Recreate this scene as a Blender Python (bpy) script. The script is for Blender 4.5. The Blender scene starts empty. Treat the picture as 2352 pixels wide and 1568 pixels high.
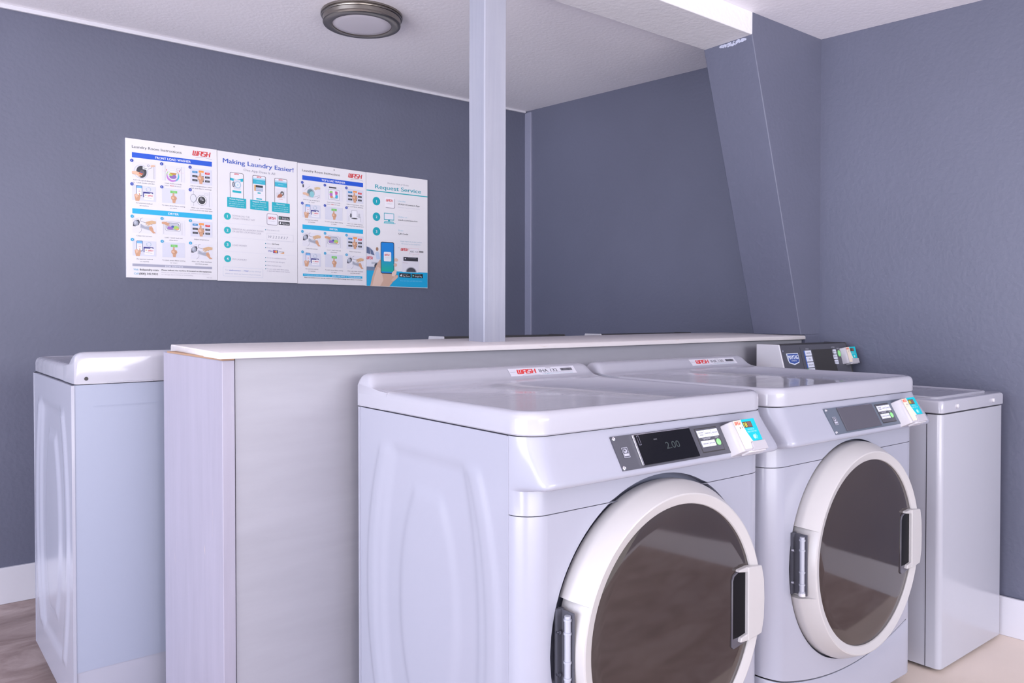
import bpy, bmesh, math, random
from mathutils import Vector, Matrix
random.seed(7)
scene = bpy.context.scene
C = scene.collection
PI = math.pi

# ------------------------------------------------------------------ camera
EYE = 1.15
YAW = math.radians(52.1)
PITCH = math.radians(-0.9)
cam_data = bpy.data.cameras.new('camera')
cam = bpy.data.objects.new('camera', cam_data)
C.objects.link(cam)
cam.location = (0, 0, EYE)
cam.rotation_euler = (PI / 2 + PITCH, 0, YAW - PI / 2)
cam_data.sensor_fit = 'HORIZONTAL'
cam_data.sensor_width = 36.0
cam_data.lens = 1800.0 / 2352.0 * 36.0
cam_data.shift_y = -29.0 / 2352.0
cam_data.clip_start = 0.02
scene.camera = cam

# ------------------------------------------------------------------ world (daylight through the open sides of the room)
world = bpy.data.worlds.new('daylight')
scene.world = world
world.use_nodes = True
wt = world.node_tree
wt.nodes.clear()
w_out = wt.nodes.new('ShaderNodeOutputWorld')
w_bg = wt.nodes.new('ShaderNodeBackground')
w_tc = wt.nodes.new('ShaderNodeTexCoord')
w_sep = wt.nodes.new('ShaderNodeSeparateXYZ')
w_ramp = wt.nodes.new('ShaderNodeValToRGB')
w_map = wt.nodes.new('ShaderNodeMapRange')
w_map.inputs[1].default_value = -1
w_map.inputs[2].default_value = 1
wt.links.new(w_tc.outputs['Generated'], w_sep.inputs[0])
wt.links.new(w_sep.outputs['Z'], w_map.inputs[0])
wt.links.new(w_map.outputs[0], w_ramp.inputs[0])
wt.links.new(w_ramp.outputs[0], w_bg.inputs[0])
wt.links.new(w_bg.outputs[0], w_out.inputs[0])
cr = w_ramp.color_ramp
cr.elements[0].position = 0.0
cr.elements[0].color = (1.55, 1.48, 1.50, 1)
cr.elements[1].position = 1.0
cr.elements[1].color = (0.50, 0.62, 1.0, 1)
e = cr.elements.new(0.49); e.color = (1.45, 1.40, 1.46, 1)
e = cr.elements.new(0.53); e.color = (0.62, 0.66, 0.85, 1)
w_bg.inputs[1].default_value = 1.0


def area_light(name, loc, target, sx, sy, power, color):
    ld = bpy.data.lights.new(name, 'AREA')
    ld.shape = 'RECTANGLE'
    ld.size = sx
    ld.size_y = sy
    ld.energy = power
    ld.color = color
    o = bpy.data.objects.new(name, ld)
    C.objects.link(o)
    o.location = loc
    d = Vector(target) - Vector(loc)
    o.rotation_euler = d.to_track_quat('-Z', 'Y').to_euler()
    return o


area_light('daylight_open_side', (-4.6, 0.6, 1.5), (3, 1.3, 1.3), 5.0, 2.2, 285, (0.78, 0.84, 1.0))
area_light('daylight_doorway', (2.0, -3.2, 1.85), (2.0, 1.8, 1.0), 3.4, 1.0, 112, (0.96, 0.96, 1.0))

area_light('ceiling_fill_left', (-2.0, 0.5, 0.04), (-1.2, 0.75, 3.0), 2.2, 3.8, 230, (1.0, 0.965, 1.0))  # added fill lamp outside the view, aimed up to brighten the ceiling
area_light('ceiling_fill_front', (0.7, -2.0, 0.04), (1.3, -1.0, 3.0), 3.6, 1.8, 150, (1.0, 0.965, 0.99))  # second unseen fill lamp, added behind the camera to lift the ceiling

scene.view_settings.view_transform = 'Standard'
scene.view_settings.look = 'None'
scene.view_settings.gamma = 1.0
scene.view_settings.use_curve_mapping = False
scene.view_settings.exposure = -0.10
scene.cycles.use_denoising = True
scene.cycles.max_bounces = 10
scene.cycles.diffuse_bounces = 6
scene.cycles.sample_clamp_indirect = 6.0


# ------------------------------------------------------------------ materials
def srgb(r, g, b):
    f = lambda c: (c / 255 / 12.92) if c / 255 <= 0.04045 else ((c / 255 + 0.055) / 1.055) ** 2.4
    return (f(r), f(g), f(b), 1.0)


def mat(name, color, rough=0.5, metal=0.0, coat=0.0, spec=0.5, coat_rough=0.05):
    m = bpy.data.materials.new(name)
    m.use_nodes = True
    b = m.node_tree.nodes['Principled BSDF']
    b.inputs['Base Color'].default_value = color if len(color) == 4 else (*color, 1)
    b.inputs['Roughness'].default_value = rough
    b.inputs['Metallic'].default_value = metal
    b.inputs['Coat Weight'].default_value = coat
    b.inputs['Coat Roughness'].default_value = coat_rough
    b.inputs['Specular IOR Level'].default_value = spec
    return m


def nodes_of(m):
    nt = m.node_tree
    return nt, nt.nodes['Principled BSDF']


def coords(nt, scale=(1, 1, 1)):
    tc = nt.nodes.new('ShaderNodeTexCoord')
    mp = nt.nodes.new('ShaderNodeMapping')
    mp.inputs['Scale'].default_value = scale
    nt.links.new(tc.outputs['Object'], mp.inputs[0])
    return mp.outputs[0]


def noise(nt, vec, scale, detail=4, rough=0.55, dist=0.0):
    n = nt.nodes.new('ShaderNodeTexNoise')
    n.inputs['Scale'].default_value = scale
    n.inputs['Detail'].default_value = detail
    n.inputs['Roughness'].default_value = rough
    n.inputs['Distortion'].default_value = dist
    nt.links.new(vec, n.inputs['Vector'])
    return n.outputs['Fac']


def ramp(nt, fac, stops):
    r = nt.nodes.new('ShaderNodeValToRGB')
    cr = r.color_ramp
    cr.elements[0].position, cr.elements[0].color = stops[0]
    cr.elements[1].position, cr.elements[1].color = stops[-1]
    for p, c in stops[1:-1]:
        el = cr.elements.new(p)
        el.color = c
    nt.links.new(fac, r.inputs[0])
    return r.outputs[0]


def bump(nt, bsdf, h, strength, dist):
    b = nt.nodes.new('ShaderNodeBump')
    b.inputs['Strength'].default_value = strength
    b.inputs['Distance'].default_value = dist
    nt.links.new(h, b.inputs['Height'])
    nt.links.new(b.outputs[0], bsdf.inputs['Normal'])
    return b


def plaster(name, color, bscale=38, strength=0.35, rough=0.5, dist=0.006, vary=0.06, specks=True):
    m = mat(name, color, rough)
    nt, b = nodes_of(m)
    v = coords(nt)
    f = noise(nt, v, 1.3, 3)
    c = color
    lo = tuple(x * (1 - vary) for x in c[:3]) + (1,)
    hi = tuple(x * (1 + vary) for x in c[:3]) + (1,)
    col = ramp(nt, f, [(0.3, lo), (0.7, hi)])
    if specks:
        vo = nt.nodes.new('ShaderNodeTexVoronoi')
        vo.inputs['Scale'].default_value = 2.6
        nt.links.new(v, vo.inputs['Vector'])
        lt = nt.nodes.new('ShaderNodeMath'); lt.operation = 'LESS_THAN'; lt.inputs[1].default_value = 0.010
        nt.links.new(vo.outputs['Distance'], lt.inputs[0])
        mx = nt.nodes.new('ShaderNodeMix'); mx.data_type = 'RGBA'
        nt.links.new(lt.outputs[0], mx.inputs[0])
        nt.links.new(col, mx.inputs[6])
        mx.inputs[7].default_value = (0.7, 0.7, 0.75, 1)
        col = mx.outputs[2]
    nt.links.new(col, b.inputs['Base Color'])
    h = noise(nt, v, bscale, 2, 0.5, 0.0)
    bump(nt, b, h, strength, dist)
    return m


M = {}
M['wall'] = plaster('blue_grey_wall_paint', (0.118, 0.125, 0.182, 1), rough=0.5, bscale=60, strength=0.30, dist=.004)
M['ceiling'] = plaster('white_ceiling_paint', (0.93, 0.90, 0.945, 1), bscale=55, strength=0.2, rough=0.6, vary=0.03, specks=False)
M['beam'] = plaster('white_beam_paint', (0.77, 0.755, 0.78, 1), bscale=55, strength=0.3, rough=0.6, vary=0.03, specks=False)
M['flake'] = mat('flaked_paint', (0.50, 0.52, 0.66, 1), 0.6)
M['white_trim'] = plaster('white_gloss_trim', (0.66, 0.65, 0.71, 1), bscale=30, strength=0.08, rough=0.35, vary=0.03, specks=False)
M['enamel'] = mat('white_enamel', (0.365, 0.37, 0.445, 1), 0.22, coat=0.12)
M['lid_enamel'] = mat('glossy_white_enamel', (0.42, 0.415, 0.475, 1), 0.14, coat=0.25)
M['back_steel'] = mat('pale_blue_back_panel', (0.31, 0.34, 0.44, 1), 0.45)
M['enamel_light'] = mat('light_white_enamel', (0.44, 0.44, 0.50, 1), 0.2, coat=0.25)
M['plastic'] = mat('white_plastic', (0.62, 0.60, 0.64, 1), 0.28)
M['ring'] = mat('off_white_plastic', (0.48, 0.46, 0.465, 1), 0.3)
M['grey_plastic'] = mat('light_grey_plastic', (0.46, 0.44, 0.48, 1), 0.35)
M['charcoal'] = mat('charcoal_plate', (0.075, 0.075, 0.095, 1), 0.42)
M['slate'] = mat('slate_plate', (0.11, 0.13, 0.17, 1), 0.42)
M['black'] = mat('black_gloss', (0.006, 0.006, 0.009, 1), 0.15, spec=0.22)
M['smoke'] = mat('smoked_display', (0.09, 0.085, 0.105, 1), 0.1)
M['black_matte'] = mat('black_matte', (0.03, 0.028, 0.03, 1), 0.55)
M['pocket'] = mat('black_pocket', (0.004, 0.004, 0.006, 1), 0.4, spec=0.15)
M['recess'] = mat('dark_grey_recess', (0.19, 0.20, 0.27, 1), 0.5)
M['gap'] = mat('dark_gap', (0.03, 0.03, 0.04, 1), 0.8)
M['chrome'] = mat('chrome_metal', (0.75, 0.74, 0.78, 1), 0.18, metal=1.0)
M['nickel'] = mat('brushed_nickel', (0.29, 0.265, 0.24, 1), 0.28, metal=1.0)
M['zinc'] = mat('zinc_hinge', (0.42, 0.43, 0.50, 1), 0.5, metal=0.3)
M['diffuser'] = mat('frosted_diffuser', (0.66, 0.63, 0.69, 1), 0.5)
M['button'] = mat('pale_button', (0.66, 0.68, 0.78, 1), 0.4)
M['green'] = mat('green_button', (0.26, 0.72, 0.24, 1), 0.35)
M['badge'] = mat('chrome_badge', (0.75, 0.78, 0.85, 1), 0.25, metal=0.3)
M['rubber'] = mat('black_rubber', (0.02, 0.02, 0.02, 1), 0.8)

# tinted glass of the washer doors
m = mat('tinted_door_glass', (0.085, 0.072, 0.068, 1), 0.06, spec=0.5, coat=0.0)
nt, b = nodes_of(m)
b.inputs['IOR'].default_value = 1.75
v = coords(nt)
f = noise(nt, v, 3.0, 3)
nt.links.new(ramp(nt, f, [(0.3, (0.026, 0.018, 0.017, 1)), (0.7, (0.042, 0.030, 0.026, 1))]), b.inputs['Base Color'])
M['glass'] = m

# printed surface: colour of the ink stored per face
m = mat('printed_ink', (1, 1, 1, 1), 0.45)
nt, b = nodes_of(m)
at = nt.nodes.new('ShaderNodeAttribute'); at.attribute_name = 'Col'
nt.links.new(at.outputs['Color'], b.inputs['Base Color'])
M['print'] = m

# lid top: white enamel with faint smears
nt, b = nodes_of(M['lid_enamel'])
v = coords(nt, (1.5, 6, 1))
f = noise(nt, v, 2.2, 4, 0.6, 1.2)
nt.links.new(ramp(nt, f, [(0.35, (0.10, 0.10, 0.10, 1)), (0.7, (0.24, 0.24, 0.24, 1))]), b.inputs['Roughness'])
h = noise(nt, coords(nt, (1, 3, 1)), 4.0, 2, 0.5, 0.5)
bump(nt, b, h, 0.10, 0.004)

# painted plywood of the half wall
def plywood(name, color, grain=(14, 14, 1.2), stain=(0.62, 0.5, 0.42, 1), amount=0.66):
    m = mat(name, color, 0.42)
    nt, b = nodes_of(m)
    v = coords(nt, grain)
    f = noise(nt, v, 2.2, 5, 0.6, 0.3)
    lo = tuple(x * 0.94 for x in color[:3]) + (1,)
    hi = tuple(min(1, x * 1.04) for x in color[:3]) + (1,)
    col = ramp(nt, f, [(0.3, lo), (0.65, hi)])
    f2 = noise(nt, v, 5.0, 6, 0.7, 0.8)
    mask = ramp(nt, f2, [(amount, (0, 0, 0, 1)), (min(0.99, amount + 0.12), (1, 1, 1, 1))])
    mx = nt.nodes.new('ShaderNodeMix'); mx.data_type = 'RGBA'
    nt.links.new(mask, mx.inputs[0])
    nt.links.new(col, mx.inputs[6])
    mx.inputs[7].default_value = stain
    nt.links.new(mx.outputs[2], b.inputs['Base Color'])
    bump(nt, b, f, 0.15, 0.002)
    return m


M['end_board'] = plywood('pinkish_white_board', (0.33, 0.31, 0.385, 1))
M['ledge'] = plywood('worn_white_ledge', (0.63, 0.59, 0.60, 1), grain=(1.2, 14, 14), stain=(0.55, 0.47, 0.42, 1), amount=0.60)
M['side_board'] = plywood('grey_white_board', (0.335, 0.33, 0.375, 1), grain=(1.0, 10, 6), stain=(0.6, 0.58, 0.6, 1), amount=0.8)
M['bare_wood'] = mat('bare_wood_edge', (0.36, 0.22, 0.14, 1), 0.7)
# post: pale blue-grey gloss paint, vertical grain
m = mat('pale_blue_grey_post_paint', (0.44, 0.45, 0.58, 1), 0.32)
nt, b = nodes_of(m)
v = coords(nt, (16, 16, 0.8))
f = noise(nt, v, 2.5, 5, 0.6, 0.3)
nt.links.new(ramp(nt, f, [(0.3, (0.295, 0.305, 0.375, 1)), (0.7, (0.34, 0.345, 0.41, 1))]), b.inputs['Base Color'])
bump(nt, b, f, 0.3, 0.003)
M['post'] = m

# floor: beige coating on the camera side of the half wall, bare concrete beyond
m = mat('concrete_floor', (0.4, 0.35, 0.32, 1), 0.5)
nt, b = nodes_of(m)
v = coords(nt, (1, 2.2, 1))
f1 = noise(nt, v, 3.2, 8, 0.65, 0.6)
bare = ramp(nt, f1, [(0.30, (0.22, 0.155, 0.14, 1)), (0.48, (0.36, 0.27, 0.25, 1)), (0.62, (0.48, 0.38, 0.36, 1)), (0.8, (0.62, 0.54, 0.52, 1))])
f2 = noise(nt, coords(nt), 2.0, 4)
beige = ramp(nt, f2, [(0.3, (0.74, 0.62, 0.53, 1)), (0.7, (0.79, 0.67, 0.59, 1))])
tc = nt.nodes.new('ShaderNodeTexCoord')
sp = nt.nodes.new('ShaderNodeSeparateXYZ')
nt.links.new(tc.outputs['Object'], sp.inputs[0])
lt = nt.nodes.new('ShaderNodeMath'); lt.operation = 'LESS_THAN'; lt.inputs[1].default_value = 2.0
ge = nt.nodes.new('ShaderNodeMath'); ge.operation = 'GREATER_THAN'; ge.inputs[1].default_value = .72
nt.links.new(sp.outputs['Y'], ge.inputs[0])
m2 = nt.nodes.new('ShaderNodeMath'); m2.operation = 'MULTIPLY'
nt.links.new(lt.outputs[0], m2.inputs[0]); nt.links.new(ge.outputs[0], m2.inputs[1])
nt.links.new(sp.outputs['Y'], lt.inputs[0])
gt = nt.nodes.new('ShaderNodeMath'); gt.operation = 'GREATER_THAN'; gt.inputs[1].default_value = 1.0
nt.links.new(sp.outputs['X'], gt.inputs[0])
ml = nt.nodes.new('ShaderNodeMath'); ml.operation = 'MULTIPLY'
nt.links.new(m2.outputs[0], ml.inputs[0]); nt.links.new(gt.outputs[0], ml.inputs[1])
mx = nt.nodes.new('ShaderNodeMix'); mx.data_type = 'RGBA'
nt.links.new(ml.outputs[0], mx.inputs[0]); nt.links.new(bare, mx.inputs[6]); nt.links.new(beige, mx.inputs[7])
nt.links.new(mx.outputs[2], b.inputs['Base Color'])
bump(nt, b, noise(nt, v, 14, 6), 0.25, 0.004)
M['floor'] = m


# ------------------------------------------------------------------ mesh building
class MB:
    """Collects faces with a material slot name and an ink colour."""

    def __init__(self):
        self.v, self.f, self.m, self.c = [], [], [], []

    def add(self, verts, faces, m='enamel', col=(1, 1, 1)):
        o = len(self.v)
        self.v += [tuple(p) for p in verts]
        for f in faces:
            self.f.append(tuple(i + o for i in f))
            self.m.append(m)
            self.c.append(col)

    def box(self, x0, x1, y0, y1, z0, z1, m='enamel'):
        v = [(x, y, z) for z in (z0, z1) for y in (y0, y1) for x in (x0, x1)]
        self.add(v, [(0, 2, 3, 1), (4, 5, 7, 6), (0, 1, 5, 4), (2, 6, 7, 3), (0, 4, 6, 2), (1, 3, 7, 5)], m)

    def hexa(self, p, m='enamel'):
        """p: 8 corners, 4 bottom (ccw seen from above) then 4 top."""
        self.add(p, [(3, 2, 1, 0), (4, 5, 6, 7), (0, 1, 5, 4), (1, 2, 6, 5), (2, 3, 7, 6), (3, 0, 4, 7)], m)

    def prism(self, pts, axis, a, b, m='enamel'):
        """pts: 2D outline; axis: the axis it is pushed along from a to b."""
        def P(p, t):
            if axis == 'x': return (t, p[0], p[1])
            if axis == 'y': return (p[0], t, p[1])
            return (p[0], p[1], t)
        n = len(pts)
        v = [P(p, a) for p in pts] + [P(p, b) for p in pts]
        fs = [tuple(range(n))[::-1], tuple(range(n, 2 * n))]
        fs += [(i, (i + 1) % n, n + (i + 1) % n, n + i) for i in range(n)]
        self.add(v, fs, m)

    def loops(self, loops, m='enamel', close=True, cap0=False, cap1=False):
        n = len(loops[0])
        v = [p for l in loops for p in l]
        fs = []
        for j in range(len(loops) - 1):
            for i in range(n if close else n - 1):
                k = (i + 1) % n
                fs.append((j * n + i, j * n + k, (j + 1) * n + k, (j + 1) * n + i))
        if cap0: fs.append(tuple(range(n))[::-1])
        if cap1: fs.append(tuple(range((len(loops) - 1) * n, len(loops) * n)))
        self.add(v, fs, m)

    def lathe(self, prof, center, axis='y', n=96, m='enamel', cap=False):
        cx, cy, cz = center
        L = []
        for r, t in prof:
            lp = []
            for i in range(n):
                a = 2 * PI * i / n
                if axis == 'y': lp.append((cx + r * math.cos(a), cy + t, cz + r * math.sin(a)))
                else: lp.append((cx + r * math.cos(a), cy + r * math.sin(a), cz + t))
            L.append(lp)
        self.loops(L, m, True, cap, cap)

    def tube(self, p0, p1, r, m='enamel', n=16):
        p0, p1 = Vector(p0), Vector(p1)
        q = (p1 - p0).to_track_quat('Z', 'Y')
        L = []
        for p in (p0, p1):
            L.append([tuple(p + q @ Vector((r * math.cos(2 * PI * i / n), r * math.sin(2 * PI * i / n), 0))) for i in range(n)])
        self.loops(L, m, True, True, True)

    def build(self, name, parent=None, bevel=0, seg=3, angle=35, loc=None, weld=True):
        me = bpy.data.meshes.new(name)
        me.from_pydata(self.v, [], self.f)
        names = []
        for x in self.m:
            if x not in names: names.append(x)
        for x in names: me.materials.append(M[x])
        me.polygons.foreach_set('material_index', [names.index(x) for x in self.m])
        if 'print' in names:
            at = me.color_attributes.new('Col', 'FLOAT_COLOR', 'CORNER')
            cols = []
            for p, c in zip(me.polygons, self.c):
                cols += list((*c[:3], 1.0)) * p.loop_total
            at.data.foreach_set('color', cols)
        pi = names.index('print') if 'print' in names else -1
        if pi < 0 or len(names) > 1:
            bm = bmesh.new(); bm.from_mesh(me)
            if weld and pi < 0: bmesh.ops.remove_doubles(bm, verts=bm.verts, dist=1e-5)
            bmesh.ops.recalc_face_normals(bm, faces=[f for f in bm.faces if f.material_index != pi])
            bm.to_mesh(me); bm.free()
        me.validate()
        o = bpy.data.objects.new(name, me)
        C.objects.link(o)
        if parent: o.parent = parent
        if loc: o.location = loc
        if angle:
            me.shade_smooth()
            me.set_sharp_from_angle(angle=math.radians(angle))
        if bevel:
            md = o.modifiers.new('edge', 'BEVEL')
            md.width = bevel; md.segments = seg; md.limit_method = 'ANGLE'
            md.angle_limit = math.radians(40); md.harden_normals = True
        return o


def tag(o, label=None, cat=None, group=None, kind=None):
    if label: o['label'] = label
    if cat: o['category'] = cat
    if group: o['group'] = group
    if kind: o['kind'] = kind
    return o


def thing(name, label, cat, loc=(0, 0, 0), rotz=0, group=None):
    o = bpy.data.objects.new(name, None)
    C.objects.link(o)
    o.location = loc
    o.rotation_euler = (0, 0, rotz)
    o.empty_display_size = 0.1
    return tag(o, label, cat, group)


def copy_tree(o, parent=None):
    c = o.copy()
    C.objects.link(c)
    c.parent = parent
    for ch in list(o.children): copy_tree(ch, c)
    return c


# ------------------------------------------------------------------ lettering
_cache = {}


def glyphs(s, bold=0.0, shear=0.0, space=1.0):
    key = (s, bold, shear, space)
    if key in _cache: return _cache[key]
    cu = bpy.data.curves.new('lettering', 'FONT')
    cu.body = s
    cu.size = 1.0
    cu.offset = bold
    cu.shear = shear
    cu.space_character = space
    cu.resolution_u = 3
    cu.fill_mode = 'FRONT'
    o = bpy.data.objects.new('lettering', cu)
    C.objects.link(o)
    dg = bpy.context.evaluated_depsgraph_get()
    dg.update()
    me = bpy.data.meshes.new_from_object(o.evaluated_get(dg))
    vs = [(p.co.x, p.co.y) for p in me.vertices]
    fs = [tuple(p.vertices) for p in me.polygons]
    bpy.data.objects.remove(o)
    bpy.data.curves.remove(cu)
    bpy.data.meshes.remove(me)
    w = (min(p[0] for p in vs), max(p[0] for p in vs)) if vs else (0, 1)
    _cache[key] = (vs, fs, w)
    return _cache[key]


WASH_STROKES = [[(0, 1), (0, .12), (.1, 0), (1.0, 0), (1.0, 1)], [(.5, 0), (.5, .95)],
                [(1.35, 0), (1.35, .85), (1.5, 1), (2.2, 1), (2.2, 0)], [(1.35, .42), (2.2, .42)],
                [(3.35, 1), (2.65, 1), (2.52, .9), (2.52, .58), (3.3, .46), (3.3, .1), (3.2, 0), (2.45, 0)],
                [(3.68, 0), (3.68, 1)], [(3.68, .48), (4.45, .48)], [(4.5, 0), (4.5, 1)]]


class Art:
    """Flat printing on a surface: (u right, w down from the top-left corner), metres."""

    def __init__(self, mb, origin, ud, wd, nd, base=0.0004, step=0.00012):
        self.mb, self.o = mb, Vector(origin)
        self.u, self.w, self.n = Vector(ud).normalized(), Vector(wd).normalized(), Vector(nd).normalized()
        self.base, self.step, self.k = base, step, 0

    def P(self, u, w, layer):
        return tuple(self.o + self.u * u + self.w * w + self.n * (self.base + self.step * layer))

    def faces(self, pts, fs, col, layer):
        flip = self.u.cross(self.w).dot(self.n) > 0
        self.k = (self.k + 1) % 25
        layer = layer + self.k * .035
        v = [self.P(a, b, layer) for a, b in pts]
        n = Vector((0, 0, 0))
        out = []
        for f in fs:
            a = 0.0
            for i in range(len(f)):
                p, q = pts[f[i]], pts[f[(i + 1) % len(f)]]
                a += p[0] * q[1] - q[0] * p[1]
            out.append(f if (a > 0) == flip else tuple(reversed(f)))
        self.mb.add(v, out, 'print', col)

    def poly(self, pts, col, layer=1): self.faces(pts, [tuple(range(len(pts)))], col, layer)

    def rect(self, u0, w0, u1, w1, col, layer=1): self.poly([(u0, w0), (u1, w0), (u1, w1), (u0, w1)], col, layer)

    def rrect(self, u0, w0, u1, w1, r, col, layer=1):
        pts = []
        for cx, cy, a0 in ((u1 - r, w0 + r, -90), (u1 - r, w1 - r, 0), (u0 + r, w1 - r, 90), (u0 + r, w0 + r, 180)):
            for i in range(6):
                a = math.radians(a0 + i * 18)
                pts.append((cx + r * math.cos(a), cy + r * math.sin(a)))
        self.poly(pts, col, layer)

    def ell(self, u, w, ru, rw, col, layer=1, n=28, a0=0, a1=360):
        full = abs(a1 - a0) >= 360
        pts = [(u + ru * math.cos(math.radians(a0 + (a1 - a0) * i / (n if full else n - 1))),
                w + rw * math.sin(math.radians(a0 + (a1 - a0) * i / (n if full else n - 1)))) for i in range(n)]
        self.poly(pts, col, layer)

    def ringe(self, u, w, r0, r1, col, layer=1, n=32, sy=1.0):
        pts = [(u + r * math.cos(2 * PI * i / n), w + sy * r * math.sin(2 * PI * i / n)) for r in (r0, r1) for i in range(n)]
        self.faces(pts, [(i, (i + 1) % n, n + (i + 1) % n, n + i) for i in range(n)], col, layer)

    def line(self, pts, wd, col, layer=1, join=True):
        for (a, b), (c, d) in zip(pts, pts[1:]):
            L = math.hypot(c - a, d - b) or 1e-6
            dx, dy = (c - a) / L * wd / 2, (d - b) / L * wd / 2
            ex, ey = (dx, dy) if join else (0, 0)
            self.poly([(a - ex - dy, b - ey + dx), (c + ex - dy, d + ey + dx), (c + ex + dy, d + ey - dx), (a - ex + dy, b - ey - dx)], col, layer)

    def text(self, s, u, w, h, col, layer=2, width=None, align='l', bold=0.0, shear=0.0, ang=0.0, space=1.0):
        """(u, w) is the baseline start (or middle / end); h the cap height."""
        heavy = bold > .009
        vs, fs, (a, b) = glyphs(s, 0.0, shear, space)
        k = h / 0.73
        kx = (width / (b - a)) if width else k * 0.95
        W = (b - a) * kx
        ox = u - a * kx - (W / 2 if align == 'c' else W if align == 'r' else 0)
        sh = (bold * .9 * h / .73) if heavy else 0
        for q in ((-sh, sh, 0) if heavy else (0,)):
            self.faces([(ox + x * kx + q, w - y * k) for x, y in vs], fs, col, layer)

    def wash(self, u, w, width, h, col=(0.62, 0.03, 0.04), layer=2, swoosh=True):
        kx, ky = width / 4.95, h
        t = 0.17
        sh = 0.22
        for st in WASH_STROKES:
            for (a, b), (c, d) in zip(st, st[1:]):
                L = math.hypot((c - a), d - b)
                dx, dy = (c - a) / L * t, (d - b) / L * t * 0.9
                q = [(a - dx - dy, b - dy * .5 + dx * .5), (c + dx - dy, d + dy * .5 + dx * .5),
                     (c + dx + dy, d + dy * .5 - dx * .5), (a - dx + dy, b - dy * .5 - dx * .5)]
                self.poly([(u + (x + sh * y) * kx, w - y * ky) for x, y in q], col, layer)
        if swoosh:
            self.line([(u + width * (0.15 + .09 * i), w + h * (0.62 - 0.32 * math.sin(PI * i / 10 * 0.9 + .3))) for i in range(11)], h * 0.07, (0.35, 0.33, 0.42), layer)


BLUE = (0.006, 0.085, 0.60)
NAVY = (0.01, 0.05, 0.40)
CYAN = (0.0, 0.40, 0.68)
TEAL = (0.0, 0.42, 0.50)
INK = (0.03, 0.03, 0.045)
GREY = (0.28, 0.27, 0.33)
LGREY = (0.62, 0.60, 0.68)
PAPER = (0.78, 0.755, 0.79)
WHITE = (0.80, 0.79, 0.84)
SKIN = (0.62, 0.33, 0.20)
SKIN2 = (0.48, 0.24, 0.14)
SKIN3 = (0.74, 0.47, 0.33)
RED = (0.62, 0.03, 0.04)
PALE = (0.66, 0.66, 0.76)


def fist(a, u, w, s, layer=4):
    """a pointing hand seen from the front, finger up; s = height"""
    P = lambda pts: [(u + x * s, w + y * s) for x, y in pts]
    a.poly(P([(-.10, 1), (-.13, .72), (-.26, .58), (-.26, .36), (-.12, .27), (-.09, .02), (-.02, -.02), (.06, .02), (.07, .25), (.26, .34), (.32, .52), (.20, .74), (.15, 1)]), SKIN, layer)
    a.poly(P([(-.20, .42), (-.04, .36), (.10, .48), (.0, .60), (-.18, .56)]), SKIN3, layer + 1)
    a.line(P([(.02, .40), (.14, .54), (.05, .66)]), .035 * s, SKIN2, layer + 2)
    a.line(P([(.14, .38), (.24, .52), (.15, .68)]), .03 * s, SKIN2, layer + 2)
    a.line(P([(-.2, .6), (0, .66)]), .03 * s, SKIN2, layer + 2)


def flat_hand(a, u, w, s, flip=1, layer=4, col=SKIN3):
    """an open hand reaching sideways; s = length"""
    P = lambda pts: [(u + x * s * flip, w + y * s) for x, y in pts]
    a.poly(P([(0, 0), (.38, -.06), (.62, .0), (.95, .12), (1, .2), (.8, .22), (1.0, .34), (.92, .40), (.7, .32), (.86, .46), (.78, .50), (.5, .36), (.3, .26), (0, .22)]), col, layer)
    a.line(P([(.55, .12), (.85, .2)]), .02 * s, SKIN2, layer + 1)
    a.line(P([(.5, .24), (.8, .34)]), .02 * s, SKIN2, layer + 1)
    a.poly(P([(0, .22), (.3, .26), (.38, .30), (.1, .27)]), SKIN2, layer + 1)


def pic_buttons(a, x, y):
    a.rect(x, y, x + .096, y + .070, PALE, 1)
    for i, c in enumerate([(0.01, .22, .50), (0.85, .30, .06), (.66, .03, .04)]):
        a.rect(x + .009 + i * .028, y + (.012, .007, .013)[i], x + .032 + i * .027, y + (.021, .017, .022)[i], c, 2)
        a.rect(x + .014 + i * .028, y + .0155, x + .026 + i * .028, y + .0165, (.8, .75, .8), 3)
    for r in (0, 1):
        for i in range(3):
            a.rect(x + .009 + i * .028, y + .031 + r * .018, x + .032 + i * .027, y + .040 + r * .018, (.03, .03, .04), 2)
            a.rect(x + .014 + i * .028, y + .0353 + r * .018, x + .026 + i * .028, y + .0363 + r * .018, (.5, .5, .55), 3)
    fist(a, x + .045, y + .018, .050)


def pic_start(a, x, y):
    a.rect(x, y, x + .096, y + .066, PALE, 1)
    a.rect(x + .035, y + .009, x + .064, y + .020, (.16, .55, .12), 2)
    a.text('START', x + .0495, y + .0165, .004, (.7, .85, .7), 3, align='c', bold=.01)
    fist(a, x + .049, y + .020, .044)


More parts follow.
